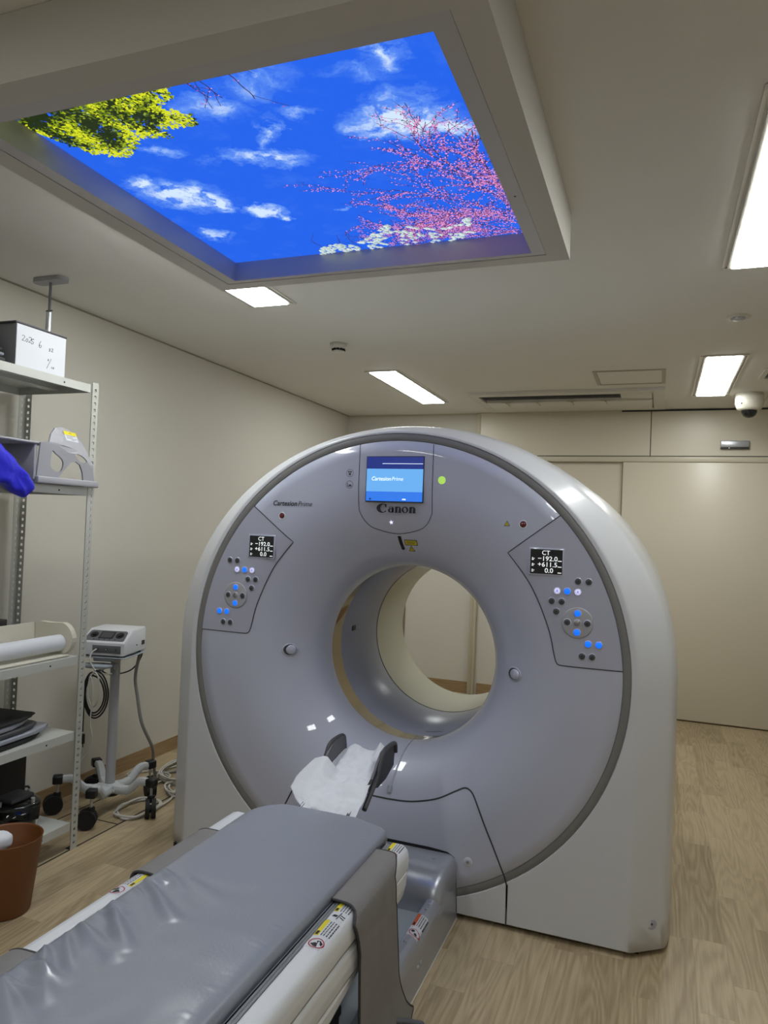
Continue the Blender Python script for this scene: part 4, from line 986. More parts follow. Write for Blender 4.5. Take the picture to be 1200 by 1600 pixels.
# ---------------------------------------------------------------- head holder
hh = thing('head_holder', 'dark grey curved head holder with two upright side wings at the table end', 'head holder', (TX, 2.35, 0.55))
b = MB()
def hsec(y, d, top, wl):
    # U-shaped section: half width wl, bottom at d, wings up to top
    P = []
    for a in range(0, 181, 12):
        aa = math.radians(180+a); P.append((wl*math.cos(aa)*1.0, d+0.05+0.05*math.sin(aa)))
    return [(-wl-0.002, top)]+P+[(wl+0.002, top)]
def usheet(b, secs, th=0.008):
    A = [[(TX+x, y, z) for x, z in s_] for y, s_ in secs]
    Bq = []
    for y, s_ in secs:
        r = []
        for i, (x, z) in enumerate(s_):
            a = s_[max(i-1, 0)]; c = s_[min(i+1, len(s_)-1)]; tx, tz = c[0]-a[0], c[1]-a[1]; l = math.hypot(tx, tz) or 1
            r.append((TX+x+tz/l*th, y, z-tx/l*th))
        Bq.append(r)
    rings = [A[i]+Bq[i][::-1] for i in range(len(A))]
    b.loft(rings, True, True, True, 0, True)
secs = []
for y, d, top in ((2.19, 0.530, 0.532), (2.26, 0.545, 0.548), (2.32, 0.562, 0.585), (2.38, 0.578, 0.625), (2.43, 0.585, 0.672), (2.46, 0.588, 0.694), (2.50, 0.590, 0.703), (2.56, 0.592, 0.703), (2.59, 0.592, 0.694), (2.60, 0.592, 0.66)):
    wl = 0.088+0.004*min(1, max(0, y-2.17)/0.3); secs.append((y, hsec(y, d-0.02 if y > 2.3 else d-0.02, max(top, d-0.005), wl)))
usheet(b, secs); o = b.build('cradle', mat('cradle_grey', rgb(88, 88, 92), 0.5), hh); autosmooth(o, 50)
for s in (-1, 1):
    b = MB(); pts = [(2.36, 0.600), (2.41, 0.640), (2.44, 0.675), (2.47, 0.692), (2.55, 0.695), (2.575, 0.685), (2.58, 0.62), (2.50, 0.592), (2.42, 0.585)]
    x0 = TX+s*0.1025; x1 = TX+s*0.107
    b.prism(pts, lambda p: (min(x0, x1), p[0], p[1]), lambda p: (max(x0, x1), p[0], p[1])); b.build('side_recess', M['black'], hh, 'black hollow on the outer face of the wing')
    b = MB(); b.tube([(TX+s*0.105, y, z) for y, z in ((2.30, 0.548), (2.34, 0.575), (2.40, 0.615), (2.44, 0.668), (2.47, 0.697), (2.54, 0.702), (2.59, 0.694), (2.598, 0.66))], 0.0085, 10, sub=4); b.build('edge_rim', M['dgrey'], hh)
b = MB(); b.box((TX-0.06, 2.08, 0.522), (TX+0.06, 2.34, 0.545), bev=0.006); b.build('mounting_tongue', M['dgrey'], hh)

# paper sheet over the head holder
b = MB(); rows = []
# rows along the holder: (y, half-left, half-right, base height, side drop)
ctrl = [(2.205, -0.085, 0.110, 0.545, 0.000), (2.24, -0.125, 0.110, 0.566, 0.004), (2.30, -0.175, 0.107, 0.590, 0.008), (2.345, -0.178, 0.102, 0.602, 0.008), (2.40, -0.150, 0.095, 0.610, 0.006), (2.46, -0.115, 0.088, 0.624, 0.0), (2.52, -0.098, 0.080, 0.640, 0.0), (2.57, -0.085, 0.075, 0.655, 0.0), (2.595, -0.06, 0.07, 0.662, 0.0)]
def cint(y, k):
    for a, c in zip(ctrl, ctrl[1:]):
        if y <= c[0]: t_ = (y-a[0])/(c[0]-a[0]); return a[k]+(c[k]-a[k])*t_
    return ctrl[-1][k]
NR, NC = 70, 50
RIM = [(2.20, 0.54), (2.26, 0.575), (2.32, 0.603), (2.38, 0.636), (2.42, 0.655), (2.44, 0.60), (2.7, 0.5)]
def rimz(y):
    for (a, za), (c, zc) in zip(RIM, RIM[1:]):
        if y <= c: return za+(zc-za)*(y-a)/(c-a)
    return 0.5
for i in range(NR+1):
    y = 2.205+0.39*i/NR; row = []
    for j in range(NC+1):
        v = j/NC; x = cint(y, 1)+(cint(y, 2)-cint(y, 1))*v
        z = cint(y, 3)-0.012*math.exp(-((x+0.01)/0.05)**2)*min(1, (y-2.2)/0.2)
        if abs(x) > 0.092: z -= cint(y, 4)*(abs(x)-0.092)/0.08*4
        z += 0.013*noise.noise(Vector((x*18, y*16, 3)))+0.007*noise.noise(Vector((x*45, y*40, 8)))+0.008*max(0, noise.noise(Vector((x*9+3, y*9, 1))))
        z += 0.022*max(0, 1-abs(v-0.82)/0.14)*max(0, (y-2.42)/0.17)
        lift = max(0, min(1, (-0.045-x)/0.045))
        if x < -0.045: z = max(z, z+(rimz(y)-z+0.004)*lift) if rimz(y) > z else z
        if x < -0.105: z -= 0.35*(-0.105-x)
        row.append((TX+x, y, z+0.008))
    rows.append(row)
b.loft(rows, False, False, False, 0, True)
o = b.build('paper_sheet', M['tissue'], fixn=False); tag(o, 'crumpled white disposable paper sheet lying over the head holder', 'paper sheet')
md = o.modifiers.new('thickness', 'SOLIDIFY'); md.thickness = 0.0008

# ================================================================= SHELF
sx0, sx1, sy0, sy1 = -2.85, -2.415, 1.12, 2.64
sh = thing('storage_shelf', 'light grey steel shelf rack with perforated posts along the left wall', 'shelf', ((sx0+sx1)/2, (sy0+sy1)/2, 0))
def post(b, x, y, dx, dy, h=2.105):
    """L angle; flange along x (direction dx) and along y (direction dy) with punched holes"""
    W = 0.038; hw_ = 0.006; pitch = 0.03
    for ax in (0, 1):
        n = int((h-0.02)/pitch)
        cols = [0.0, W/2-hw_, W/2+hw_, W]
        zs = [0.0]
        for k in range(n): zc = 0.03+k*pitch; zs += [zc-hw_, zc+hw_]
        zs.append(h)
        def pt(c, z): return (x+dx*c, y, z) if ax == 0 else (x, y+dy*c, z)
        vs = [pt(c, z) for z in zs for c in cols]; fs = []
        for r in range(len(zs)-1):
            for c in range(3):
                if c == 1 and r % 2 == 1: continue
                fs.append([r*4+c, r*4+c+1, (r+1)*4+c+1, (r+1)*4+c])
        b.add(vs, fs, 0, False)
for (x, y, dx, dy) in ((sx1, sy1, -1, -1), (sx0, sy1, 1, -1), (sx1, sy0, -1, 1), (sx0, sy0, 1, 1)):
    b = MB(); post(b, x, y, dx, dy); o = b.build('post', M['postst'], sh, fixn=False)
    md = o.modifiers.new('thickness', 'SOLIDIFY'); md.thickness = 0.0018; md.offset = 0
    b = MB(); b.box((min(x, x+dx*0.032), min(y, y+dy*0.032), 0), (max(x, x+dx*0.032), max(y, y+dy*0.032), 0.003)); b.build('foot', M['blackm'], sh)
for zt in (0.125, 0.53, 0.868, 1.625, 2.092):
    b = MB(); x0, x1, y0, y1 = sx0+0.003, sx1-0.003, sy0+0.04, sy1-0.042
    b.box((x0, y0, zt-0.002), (x1, y1, zt)); lip = 0.036
    b.box((x1-0.002, y0, zt-lip), (x1, y1, zt-0.002)); b.box((x0, y0, zt-lip), (x0+0.002, y1, zt-0.002)); b.box((x0, y0, zt-lip), (x1, y0+0.002, zt-0.002)); b.box((x0, y1-0.002, zt-lip), (x1, y1, zt-0.002))
    b.box(((x0+x1)/2-0.03, y0, zt-0.02), ((x0+x1)/2+0.03, y1, zt-0.002))
    bo = b.build('shelf_board', M['steel'], sh)
    b = MB()
    for y in (y0+0.1, y1-0.16): b.cyl((x1-0.0005, y, zt-0.02), (x1+0.0012, y, zt-0.02), 0.004, 10)
    b.build('rivet', M['black'], bo)
# tension pole to the ceiling
b = MB(); px, py = -2.775, 2.64; px = -2.675; py = 2.585
b.cyl((px, py, 2.0925), (px, py, 2.435), 0.0135, 16); tp = b.build('tension_pole', M['alu'], sh)
b = MB(); b.cyl((px, py, 2.435), (px, py, 2.575), 0.006, 12); b.box((px-0.018, py-0.003, 2.44), (px+0.018, py+0.003, 2.446)); b.build('threaded_rod', M['mgrey'], tp)
b = MB(); pts = [(0.055*1.0+0.03*math.cos(math.radians(a)), 0.03*math.sin(math.radians(a))) for a in range(-90, 91, 15)]; pts = pts+[(-x, -y) for x, y in pts]
b.prism(pts, lambda p: (px+p[0]*1.1, py+p[1]*1.1, 2.575), lambda p: (px+p[0]*1.1, py+p[1]*1.1, 2.5945)); b.build('ceiling_plate', M['gplastic'], tp)

def pillow(b, outline, thick, axis, base, seed=0, wob=0.006, rings=9, sub=3, flat=False):
    """soft closed body: 2D outline (a,b), inflated along axis; base = coordinate of mid plane"""
    O = catmull([(p[0], p[1], 0) for p in outline], sub, True); n = len(O)
    cx = sum(p.x for p in O)/n; cy = sum(p.y for p in O)/n
    R = []
    for i in range(-rings, rings+1):
        t_ = i/rings; s_ = (1-0.06*abs(t_)**3) if flat else math.sqrt(max(0.0, 1-abs(t_)**2.2)) if abs(t_) < 1 else 0.02
        ring = []
        for k, p in enumerate(O):
            x = cx+(p.x-cx)*max(s_, 0.02); y = cy+(p.y-cy)*max(s_, 0.02)
            h = thick/2*math.copysign(abs(t_)**0.8, t_)+wob*noise.noise(Vector((x*22+seed, y*22, t_*1.5)))
            ring.append((h+base, x, y) if axis == 'x' else (x, y, h+base))
        R.append(ring)
    b.loft(R, True, True, True, 0, True)

# ---- top shelf
t = thing('file_box', 'dark grey cardboard box with handwritten white front on the top shelf', 'box', (-2.55, 2.31, 2.092))
b = MB(); b.box((-2.74, 2.185, 2.0925), (-2.428, 2.446, 2.262), bev=0.002); b.build('body', M['box'], t)
b = MB(); b.box((-2.745, 2.180, 2.2622), (-2.4265, 2.451, 2.271), bev=0.003); b.build('lid', M['dgrey'], t)
b = MB(); b.box((-2.4275, 2.187, 2.0935), (-2.4262, 2.444, 2.2605)); fp = b.build('front_sheet', M['paper'], t, 'white front sheet')
b = MB(); pen = M['ink']
def stroke(pts, x=-2.4258): b.tube([(x, y, z) for y, z in pts], 0.0009, 5, sub=4)
def num(ch, y, z, s_):
    S = {'2': [[(0, .8), (.25, 1), (.55, .8), (.35, .45), (0, .05), (.3, .1), (.65, .05)]], '0': [[(.3, .6), (.05, .3), (.25, 0), (.5, .3), (.3, .6)]], '5': [[(.5, .75), (.1, .7), (.1, .4), (.45, .3), (.4, .0), (.05, -.05)], [(.1, .72), (.6, .85)]],
         '6': [[(.45, 1.1), (.15, .6), (.1, .15), (.4, 0), (.55, .3), (.3, .45), (.12, .25)]], '8': [[(.45, .7), (.1, .6), (.35, .35), (.4, .05), (.1, .05), (.3, .35), (.45, .7)]], '1': [[(.2, .5), (.2, 0)]], '/': [[(0, -.2), (.7, 1.2)]]}
    for st in S[ch]: stroke([(y+p[0]*s_, z+p[1]*s_) for p in st])
for ch, y in (('2', 2.213), ('0', 2.231), ('2', 2.247), ('5', 2.259)): num(ch, y, 2.196, 0.024)
num('6', 2.298, 2.190, 0.025); num('8', 2.352, 2.186, 0.017); num('2', 2.366, 2.186, 0.015)
num('/', 2.345, 2.118, 0.032); num('8', 2.349, 2.145, 0.010); num('1', 2.368, 2.116, 0.016); num('0', 2.377, 2.116, 0.014)
b.build('handwriting', pen, fp)
for k, (z, th, m_, yy) in enumerate(((2.1045, 0.018, 'dgrey', 2.165), (2.1245, 0.016, 'vinyl', 2.158), (2.1425, 0.014, 'dgrey', 2.15), (2.163, 0.022, 'mgrey', 2.13), (2.190, 0.026, 'dgrey', 2.085))):
    b = MB(); pillow(b, [(-2.74, 1.75), (-2.45, 1.75), (-2.43, 1.9), (-2.44, yy-0.015), (-2.6, yy-0.01), (-2.74, yy-0.015)], th, 'z', z, k*3, 0.0015, flat=True, sub=2)
    o = b.build('folded_cover', M[m_]); tag(o, ['dark folded grey cover lying directly on the top shelf, lowest of its stack', 'light grey folded cover, second from the bottom of the top shelf stack', 'dark folded cover in the middle of the top shelf stack', 'mid grey folded cover, second from the top of the top shelf stack', 'dark folded cover crowning the stack beside the file box'][k], 'cover', 'folded covers on the top shelf')
# ---- second shelf: moulded grey holder
t = thing('positioning_holder', 'grey moulded plastic positioning holder with cut-outs and yellow label on the shelf', 'holder', (-2.5, 2.4, 1.625))
cu = bpy.data.curves.new('c', 'CURVE'); cu.dimensions = '2D'; cu.fill_mode = 'BOTH'; cu.extrude = 0.004
def spl(pts, closed_smooth=True):
    P = catmull([(p[0], p[1], 0) for p in pts], 6, True) if closed_smooth else [Vector((p[0], p[1], 0)) for p in pts]
    s_ = cu.splines.new('POLY'); s_.points.add(len(P)-1)
    for i, p in enumerate(P): s_.points[i].co = (p.x, p.y, 0, 1)
    s_.use_cyclic_u = True
outl = [(2.300, 1.655), (2.300, 1.795), (2.345, 1.802), (2.370, 1.838), (2.405, 1.868), (2.450, 1.880), (2.500, 1.874), (2.545, 1.855), (2.575, 1.825), (2.590, 1.785), (2.598, 1.74), (2.605, 1.70), (2.618, 1.655), (2.555, 1.655), (2.545, 1.69), (2.525, 1.722), (2.50, 1.733), (2.475, 1.728), (2.455, 1.705), (2.43, 1.675), (2.415, 1.655)]
spl(outl, False); spl([(2.365, 1.765), (2.39, 1.755), (2.425, 1.735), (2.435, 1.715), (2.430, 1.69), (2.415, 1.68), (2.39, 1.685), (2.365, 1.705)]); spl([(2.49, 1.765), (2.53, 1.763), (2.56, 1.748), (2.562, 1.736), (2.545, 1.732), (2.52, 1.738)])
co = bpy.data.objects.new('c', cu); COL.objects.link(co); me = bpy.data.meshes.new_from_object(co); COL.objects.unlink(co)
bmx = bmesh.new(); bmx.from_mesh(me); bmesh.ops.triangulate(bmx, faces=bmx.faces[:])
bmesh.ops.subdivide_edges(bmx, edges=[e for e in bmx.edges if e.calc_length() > 0.03], cuts=2, use_grid_fill=False)
bmesh.ops.triangulate(bmx, faces=bmx.faces[:])
def bend(y, z, w_):
    fold = 1.80-0.45*max(0, (y-2.43))  # crease falls towards the far end
    return (-2.393-(z-fold)*0.5 if z > fold else -2.393-(fold-z)*0.10)+w_
for v in bmx.verts: y, z, w_ = v.co; v.co = (bend(y, z, w_), y, z)
b = MB(); b.bm(bmx, 0, False); b.build('front_panel', M['gplastic'], t)
b = MB(); b.box((-2.60, 2.292, 1.6265), (-2.413, 2.596, 1.656), bev=0.003); b.box((-2.4125, 2.292, 1.6265), (-2.386, 2.640, 1.656), bev=0.005); b.build('tray', M['gplastic'], t)
b = MB(); b.box((-2.62, 2.285, 1.640), (-2.405, 2.299, 1.796), bev=0.004); b.build('side_wall', M['gplastic'], t)
b = MB(); b.box((-2.66, 1.95, 1.787), (-2.40, 2.36, 1.797), bev=0.004); b.box((-2.66, 1.95, 1.6265), (-2.44, 1.97, 1.79), bev=0.004); b.build('top_rim', M['gplastic'], t)
b = MB()
def lab(y0, y1, z0, z1, off, mi):
    b.add([(bend(y, z, 0.004)+off, y, z) for y, z in ((y0, z0), (y1, z0), (y1, z1), (y0, z1))], [[0, 1, 2, 3]], mi)
lab(2.452, 2.545, 1.822, 1.862, 0.0008, 0); lab(2.450, 2.546, 1.8485, 1.8645, 0.0014, 1)
for k, (a, c) in enumerate(((2.46, 2.53), (2.462, 2.51), (2.458, 2.54), (2.49, 2.52))): lab(a, c, 1.8445-k*0.006, 1.8462-k*0.006, 0.0013, 2)
lab(2.49, 2.495, 1.855, 1.859, 0.0018, 2); lab(2.50, 2.505, 1.855, 1.859, 0.0018, 2)
b.build('warning_label', [M['paper'], M['yellow'], M['ink']], t, 'yellow and white warning label', fixn=False)
b = MB(); pillow(b, [(1.96, 1.80), (2.06, 1.775), (2.10, 1.745), (2.16, 1.70), (2.215, 1.655), (2.248, 1.625), (2.247, 1.595), (2.22, 1.568), (2.20, 1.562), (2.15, 1.58), (2.10, 1.61), (1.96, 1.63)], 0.07, 'x', -2.372, 4, 0.012, sub=4)
o = b.build('fabric_bag', M['blue']); tag(o, 'bright blue fabric bag hanging over the edge of the shelf', 'bag')
# ---- third shelf: roller board and black case
t = thing('transfer_roller', 'cream tray holding a white roller on the middle shelf', 'roller', (-2.52, 2.0, 0.868))
b = MB()
yA, yB = 1.35, 2.585
prof = [(-2.66, 1.004), (-2.655, 0.876), (-2.64, 0.8695), (-2.44, 0.8695), (-2.435, 0.876), (-2.64, 0.880), (-2.648, 1.004)]
b.prism(prof, lambda p: (p[0], yA, p[1]), lambda p: (p[0], yB-0.02, p[1])); b.build('tray', M['creamp'], t)
b = MB(); P = [(-2.655, 0.872), (-2.655, 1.004), (-2.62, 1.012), (-2.56, 1.010)]+[(-2.50+0.072*math.cos(math.radians(a)), 0.943+0.072*math.sin(math.radians(a))) for a in range(80, -91, -15)]
b.prism(P, lambda p: (p[0], yB-0.018, p[1]), lambda p: (p[0], yB+0.008, p[1])); b.build('end_cap', M['creamp'], t)
b = MB(); b.cyl((-2.50, yA+0.01, 0.925), (-2.50, yB-0.019, 0.925), 0.037, 40); b.build('roller', M['paper'], t)
b = MB(); b.box((-2.830, 1.5, 0.8685), (-2.675, 2.44, 1.028), bev=0.004); o = b.build('storage_case', M['black']); tag(o, 'flat black case standing behind the cream roller tray', 'case')
b = MB(); b.box((-2.80, 1.7, 1.0285), (-2.69, 2.30, 1.033)); o = b.build('paper_stack', M['paper']); tag(o, 'white sheet lying on the black case behind the roller', 'paper')
# ---- fourth shelf: folded pads
for k, (z, th, m_, yy, lb) in enumerate(((0.5425, 0.020, 'blackm', 2.49, 'flat black pad lying on the fourth shelf, under the grey pads'), (0.5655, 0.022, 'vinyl', 2.535, 'light grey folded pad on the fourth shelf, above the black pad'), (0.5895, 0.022, 'dgrey', 2.47, 'dark grey folded pad in the middle of the fourth shelf stack'), (0.6135, 0.022, 'vinyl', 2.42, 'grey shiny pad near the top of the fourth shelf stack'), (0.6325, 0.012, 'blackm', 2.46, 'thin black sheet on top of the fourth shelf stack'))):
    b = MB(); pillow(b, [(-2.80, 1.7), (-2.46, 1.7), (-2.44, 2.0), (-2.46, yy-0.12), (-2.50, yy-0.02), (-2.515, yy), (-2.56, yy-0.005), (-2.70, yy-0.02), (-2.80, yy-0.08)], th, 'z', z, k*7, 0.0015, flat=True, sub=2)
    o = b.build('folded_pad', M[m_]); tag(o, lb, 'pad', 'pads stacked on the fourth shelf')
# ---- bottom shelf
t = thing('equipment_case', 'upright black case with side handle at the back of the bottom shelf', 'case', (-2.70, 2.1, 0.125))
b = MB(); b.box((-2.80, 1.7, 0.1255), (-2.64, 2.555, 0.408), bev=0.01); b.build('body', M['black'], t)
b = MB(); b.tube([(-2.65, 2.556, 0.26), (-2.645, 2.578, 0.25), (-2.645, 2.578, 0.19), (-2.65, 2.556, 0.18)], 0.005, 8, sub=4); b.build('handle', M['black'], t)
t = thing('glass_container', 'round glass container with black contents and clip lid on the bottom shelf', 'container', (-2.528, 2.39, 0.125))
b = MB(); b.lathe([(0.0001, 0.001), (0.075, 0.001), (0.09, 0.02), (0.098, 0.07), (0.102, 0.135), (0.099, 0.135), (0.095, 0.07), (0.087, 0.024), (0.072, 0.006), (0.0001, 0.006)], (-2.528, 2.39, 0.125), seg=48); b.build('bowl', M['glass'], t)
b = MB(); b.lathe([(0.0001, 0.007), (0.070, 0.008), (0.085, 0.025), (0.092, 0.085), (0.0001, 0.088)], (-2.528, 2.39, 0.125), seg=40); b.build('contents', M['black'], t)
b = MB(); b.lathe([(0.100, 0.1355), (0.100, 0.145), (0.08, 0.152), (0.0001, 0.155)], (-2.528, 2.39, 0.125), seg=40); b.build('lid', M['glass'], t)
b = MB(); b.box((-2.575, 2.33, 0.2815), (-2.48, 2.45, 0.300), bev=0.006); b.build('lid_plate', M['dgrey'], t)
b = MB()
for a in (0.2, 1.7, 3.3, 4.8): b.cyl((-2.528+0.085*math.cos(a), 2.39+0.085*math.sin(a), 0.276), (-2.528+0.085*math.cos(a), 2.39+0.085*math.sin(a), 0.294), 0.008, 12)
b.build('clip', M['alu'], t)

# ---------------------------------------------------------------- waste bin
BX, BY = -2.262, 2.115
t = thing('waste_bin', 'brown plastic waste bin on the floor in front of the shelf', 'bin', (BX, BY, 0))
b = MB()
pr = [(0.0001, 0.001), (0.086, 0.001), (0.090, 0.006), (0.1215, 0.274), (0.1235, 0.279), (0.1205, 0.279), (0.1175, 0.273), (0.087, 0.01), (0.0001, 0.008)]
b.lathe(pr, (BX, BY, 0), seg=56); b.build('body', M['bin'], t)
b = MB(); pillow(b, [(-0.06, -0.09), (-0.10, -0.02), (-0.055, 0.05), (0.0, 0.02), (-0.01, -0.05)], 0.07, 'z', 0, 9, 0.01)
b.v = [(BX+v[0]+0.01, BY+v[1]-0.01, 0.255+v[2]) for v in b.v]; o = b.build('crumpled_paper', M['tissue']); tag(o, 'white crumpled tissue inside the brown waste bin', 'tissue')
b = MB()

# ================================================================= CART WITH DEVICE
CXX, CYY = -2.593, 3.05
cart = thing('equipment_cart', 'grey pole cart with five black castors beside the wall', 'cart', (CXX, CYY, 0))
b = MB(); b.lathe([(0.0001, 0.135), (0.03, 0.135), (0.045, 0.128), (0.06, 0.112), (0.06, 0.095), (0.0001, 0.090)], (CXX, CYY, 0), seg=30)
for k in range(4): b.lathe([(0.006, 0.0), (0.004, 0.003), (0.0001, 0.003)], (CXX-0.045+0.03*k, CYY-0.03, 0.133), seg=10)
b.build('hub', M['cartp'], cart)
b = MB(); b.lathe([(0.0001, 0.075), (0.05, 0.078), (0.055, 0.092), (0.0001, 0.094)], (CXX, CYY, 0), seg=24); b.build('hub_weight', M['black'], cart)
b = MB(); b.cyl((CXX, CYY, 0.13), (CXX, CYY, 0.77), 0.024, 28); b.build('pole', mat('pole_grey', rgb(172, 174, 176), 0.4), cart)
for k in range(5):
    a = math.radians(3.5+72*k); c, s = math.cos(a), math.sin(a)
    def P(r, z): return Vector((CXX+r*c, CYY+r*s, z))
    b = MB(); rings = []
    for r, z, w_, h_ in ((0.03, 0.110, 0.034, 0.028), (0.08, 0.108, 0.024, 0.026), (0.115, 0.112, 0.021, 0.028), (0.14, 0.132, 0.020, 0.034), (0.165, 0.158, 0.019, 0.030), (0.19, 0.170, 0.018, 0.024), (0.235, 0.168, 0.018, 0.022)):
        side = Vector((-s, c, 0)); up = Vector((0, 0, 1)); p = P(r, z)
        rings.append([p+side*w_*x+up*h_/1.4*y for x, y in ((1, 0.4), (0.7, 1), (-0.7, 1), (-1, 0.4), (-1, -0.4), (-0.7, -1), (0.7, -1), (1, -0.4))])
    b.loft(rings, True, True, True, 0, True); o = b.build('leg', M['cartp'], cart); autosmooth(o, 35)
    cst = MB(); cst.box((-0.024, -0.024, 0.148), (0.024, 0.024, 0.19), bev=0.007, M4=Matrix.Translation(P(0.247, 0)) @ Matrix.Rotation(a, 4, 'Z')); cc = cst.build('castor', M['black'], cart)
    b = MB(); pt = P(0.247, 0); b.cyl((pt.x, pt.y, 0.148), (pt.x, pt.y, 0.10), 0.007, 10); b.build('stem', M['alu'], cc)
    b = MB(); wa = math.radians([38, 50, 312, 318, 300][k]); wd = Vector((math.cos(wa), math.sin(wa), 0)); wp = Vector((pt.x, pt.y, 0.0465))+wd.cross(Vector((0, 0, 1)))*0.018
    for o_ in (-0.015, 0.015): b.cyl(wp+wd*(o_-0.0105), wp+wd*(o_+0.0105), 0.046, 28)
    b.cyl(wp-wd*0.02, wp+wd*0.02, 0.018, 14); b.box((pt.x-0.014, pt.y-0.014, 0.07), (pt.x+0.014, pt.y+0.014, 0.105), bev=0.004); b.build('wheel', M['blackm'], cc)
RZ = math.radians(13.5)
DC = Vector((-2.590, 2.945, 0.0)); DZ = 0.066; RM = Matrix.Translation(DC+Vector((0, 0, DZ))) @ Matrix.Rotation(RZ, 4, 'Z')     # front centre of the device
b = MB(); b.box((-0.125, -0.005, 0.722), (0.125, 0.25, 0.727), bev=0.002, M4=RM); b.box((-0.06, 0.02, 0.700), (0.06, 0.15, 0.7215), bev=0.006, M4=RM); b.build('top_plate', M['lgrey'], cart)
b = MB(); b.lathe([(0.0001, 0.0), (0.075, 0.0), (0.083, 0.008), (0.078, 0.017), (0.0001, 0.018)], (0, 0, 0), seg=32, sx=1.0, sy=0.5); b.v = [tuple(RM @ (Vector(v)+Vector((-0.03, 0.012, 0.672)))) for v in b.v]; b.build('cable_hanger', M['lgrey'], cart)
b = MB(); b.tube([tuple(RM @ Vector(p)) for p in ((-0.01, 0.06, 0.66), (-0.01, 0.02, 0.655), (-0.010, -0.035, 0.655), (-0.010, -0.05, 0.672))], 0.0035, 8, sub=4); b.tube([tuple(RM @ Vector(p)) for p in ((0.0, 0.08, 0.665), (0.035, 0.06, 0.66), (0.05, 0.05, 0.66), (0.052, 0.045, 0.69))], 0.0035, 8, sub=4); b.build('hook', M['alu'], cart)
# monitor device
dv = thing('injector_console', 'white medical console with two knobs and small screen on the cart', 'medical device', DC+Vector((0, 0, 0.733+DZ)))
b = MB(); W2, D = 0.118, 0.235
prof = [(0.0, 0.734), (-0.002, 0.790), (0.0, 0.803), (0.008, 0.810), (0.085, 0.848), (0.098, 0.851), (D, 0.853), (D, 0.734)]
prof = [(0.001, 0.736), (0.0, 0.798), (0.006, 0.806), (0.080, 0.850), (0.092, 0.856), (D-0.006, 0.858), (D, 0.852), (D, 0.736)]
rings = []
for x, i in ((-W2, 0.006), (-W2+0.004, 0.0015), (-W2+0.012, 0.0), (W2-0.012, 0.0), (W2-0.004, 0.0015), (W2, 0.006)):
    cy, cz = D/2, 0.79
    rings.append([tuple(RM @ Vector((x, y+(i if y < cy else -i), z+(-i if z > cz else i)))) for y, z in prof])
b.loft(rings, True, True, True, 0, True); o = b.build('body', M['white'], dv); autosmooth(o, 35)
for sx_ in (-1, 1):
    for yy in (0.03, 0.2):
        b = MB(); b.cyl(tuple(RM @ Vector((sx_*0.095, yy, 0.7275))), tuple(RM @ Vector((sx_*0.095, yy, 0.7375))), 0.012, 14); b.build('foot', M['black'], dv)
SL = math.atan2(0.044, 0.074)
RS = RM @ Matrix.Translation((0, 0.006, 0.8065)) @ Matrix.Rotation(SL, 4, 'X')
b = MB()
pp = [(-0.108, 0.006), (-0.098, 0.002), (0.098, 0.002), (0.105, 0.008), (0.100, 0.070), (0.090, 0.081), (-0.090, 0.081), (-0.100, 0.074)]
b.prism(pp, lambda p: RS @ Vector((p[0], p[1], 0.0)), lambda p: RS @ Vector((p[0], p[1], 0.0015))); fp = b.build('control_face', M['mgrey'], dv)
b = MB(); b.box((-0.038, 0.018, 0.0016), (0.038, 0.072, 0.0028), M4=RS); b.box((-0.030, 0.024, 0.0029), (0.030, 0.066, 0.0034), 1, M4=RS); b.build('screen', [M['black'], M['dgrey']], fp)
for sx_ in (-1, 1):
    b = MB(); b.cyl(RS @ Vector((sx_*0.068, 0.045, 0.0016)), RS @ Vector((sx_*0.068, 0.045, 0.005)), 0.021, 28); b.cyl(RS @ Vector((sx_*0.068, 0.045, 0.005)), RS @ Vector((sx_*0.068, 0.045, 0.0105)), 0.012, 20); b.build('knob', M['black'], fp)
b = MB()
for k in range(5): b.cyl(RS @ Vector((-0.056+k*0.028, 0.011, 0.0016)), RS @ Vector((-0.056+k*0.028, 0.011, 0.003)), 0.003, 10)
b.build('key', M['black'], fp)
b = MB(); b.box((-0.052, -0.0035, 0.748), (0.097, 0.0004, 0.786), bev=0.001, M4=RM); cp_ = b.build('connector_face', M['mgrey'], dv)
for k in range(3):
    b = MB(); b.cyl(RM @ Vector((-0.026+k*0.048, -0.0036, 0.767)), RM @ Vector((-0.026+k*0.048, -0.007, 0.767)), 0.0065, 14, mi=0); b.cyl(RM @ Vector((-0.026+k*0.048, -0.007, 0.767)), RM @ Vector((-0.026+k*0.048, -0.009, 0.767)), 0.0035, 12, mi=1); b.build('socket', [M['black'], M['alu']], cp_)
b = MB(); b.box((W2-0.001, 0.185, 0.768), (W2+0.002, 0.215, 0.79), M4=RM); b.cyl(RM @ Vector((W2-0.001, 0.13, 0.775)), RM @ Vector((W2+0.002, 0.13, 0.775)), 0.004, 10); b.build('side_port', M['black'], dv)
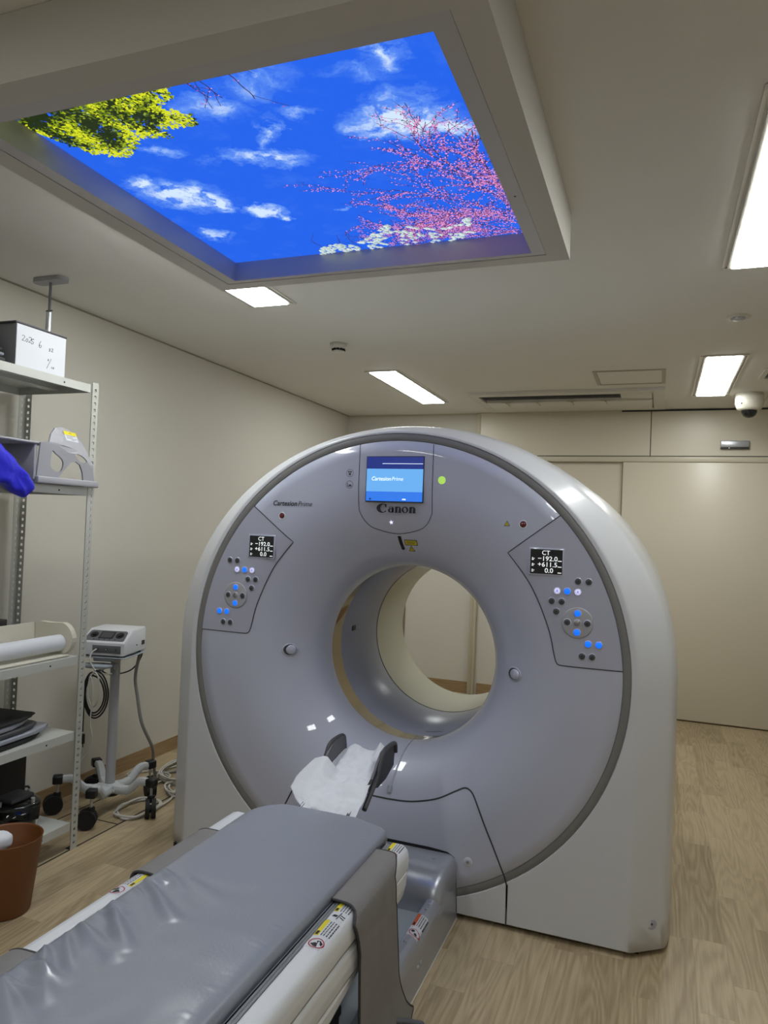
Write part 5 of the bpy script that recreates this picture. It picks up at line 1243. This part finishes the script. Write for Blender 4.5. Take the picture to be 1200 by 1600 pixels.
# cables
def cable(name, pts, r, m_, label, cat='cable', sub=8, closed=False):
    b = MB(); b.tube(pts, r, 8, closed, sub=sub); o = b.build(name, M[m_]); tag(o, label, cat); return o
def loc(x, y, z): return tuple(RM @ Vector((x, y, z)))
cable('patient_cable', [loc(-0.026, -0.010, 0.767), loc(-0.042, -0.030, 0.750), loc(-0.042, -0.036, 0.71), loc(-0.015, -0.03, 0.665), loc(0.02, -0.01, 0.645), loc(0.045, 0.02, 0.643)], 0.0042, 'cable_w', 'thin white cable plugged into the front of the console')
pts = []
for k in range(3):
    for a in range(0, 360, 30):
        aa = math.radians(90-a); rx = 0.066-0.008*k; rz_ = 0.118-0.014*k
        pts.append(loc(-0.010+rx*math.cos(aa)*(1 if math.cos(aa) > 0 else 0.95), -0.03-0.005*k+0.004*math.sin(a), 0.548+rz_*math.sin(aa)))
cable('power_cord', pts+[loc(-0.03, -0.03, 0.645), loc(-0.058, -0.038, 0.58), loc(-0.064, -0.038, 0.48), loc(-0.064, -0.038, 0.36)], 0.0042, 'cable_k', 'black power cord coiled on the cart hanger', 'power cord', 4)
o = [x for x in bpy.data.objects if x.name.startswith('power_cord')][0]
b = MB(); b.box(tuple(Vector(loc(-0.064, -0.038, 0.325))-Vector((0.012, 0.009, 0.025))), tuple(Vector(loc(-0.064, -0.038, 0.325))+Vector((0.012, 0.009, 0.025))), bev=0.005)
for s in (-1, 1): q = Vector(loc(-0.064, -0.038, 0.302)); b.box((q.x+s*0.006-0.001, q.y-0.003, q.z-0.018), (q.x+s*0.006+0.001, q.y+0.003, q.z))
b.build('plug', M['blackm'], o)
cable('device_cord', [loc(0.08, 0.24, 0.76), loc(0.09, 0.255, 0.70), loc(0.06, 0.2, 0.63), loc(0.0, 0.1, 0.62), loc(-0.02, 0.03, 0.655), loc(-0.010, -0.012, 0.66)], 0.0036, 'cable_k', 'black cord looping from the console back to the coil', 'power cord')
pts = []
for k in range(2):
    for a in range(0, 360, 40): aa = math.radians(90-a); pts.append(loc(-0.010+0.03*math.cos(aa), -0.045-0.004*k, 0.575+0.085*math.sin(aa)))
cable('sensor_lead', pts+[loc(-0.01, -0.05, 0.55), loc(-0.02, -0.05, 0.42), loc(-0.005, -0.05, 0.34), loc(-0.025, -0.05, 0.26), loc(-0.055, -0.05, 0.22), loc(-0.062, -0.045, 0.14), loc(-0.05, -0.03, 0.06)], 0.0032, 'cable_w', 'thin white lead coiled in front of the black cord', 'cable', 4)
cable('trailing_cable', [loc(0.095, 0.22, 0.716), (-2.562, 3.17, 0.66), (-2.55, 3.18, 0.55), (-2.53, 3.20, 0.41), (-2.535, 3.30, 0.26), (-2.575, 3.37, 0.16), (-2.62, 3.46, 0.015), (-2.66, 3.56, 0.012), (-2.6, 3.7, 0.012)], 0.0085, 'cable_g', 'grey cable hanging from the console down to the floor')
def loops(cx, cy, rx, ry, n, seed, r, m_, label, tail=None, name='floor_cable'):
    R = random.Random(seed); pts = []
    for k in range(n):
        for a in range(0, 360, 40):
            aa = math.radians(a); pts.append((cx+(rx+R.uniform(-0.02, 0.02))*math.cos(aa), cy+(ry+R.uniform(-0.02, 0.02))*math.sin(aa), r+0.001+0.009*k+R.uniform(0, 0.004)))
    if tail: pts += tail
    return cable(name, pts, r, m_, label, 'cable', 5)
loops(-2.445, 3.105, 0.10, 0.125, 2, 1, 0.006, 'cable_w', 'white cable loop lying round the front castor of the cart', [(-2.38, 3.26, 0.008), (-2.45, 3.42, 0.008), (-2.5, 3.6, 0.01)])
loops(-2.52, 3.66, 0.17, 0.20, 5, 2, 0.0055, 'cable_w', 'bundle of white cable loops on the floor beside the scanner')
loops(-2.36, 3.45, 0.15, 0.12, 3, 5, 0.0055, 'cable_w', 'white cable loops half hidden behind the scanner edge')
loops(-2.70, 3.50, 0.12, 0.10, 2, 8, 0.0045, 'cable_w', 'white cable loop behind the cart pole')
loops(-2.60, 4.12, 0.18, 0.16, 4, 3, 0.006, 'cable_k', 'dark cable loops on the floor by the skirting behind the white ones')
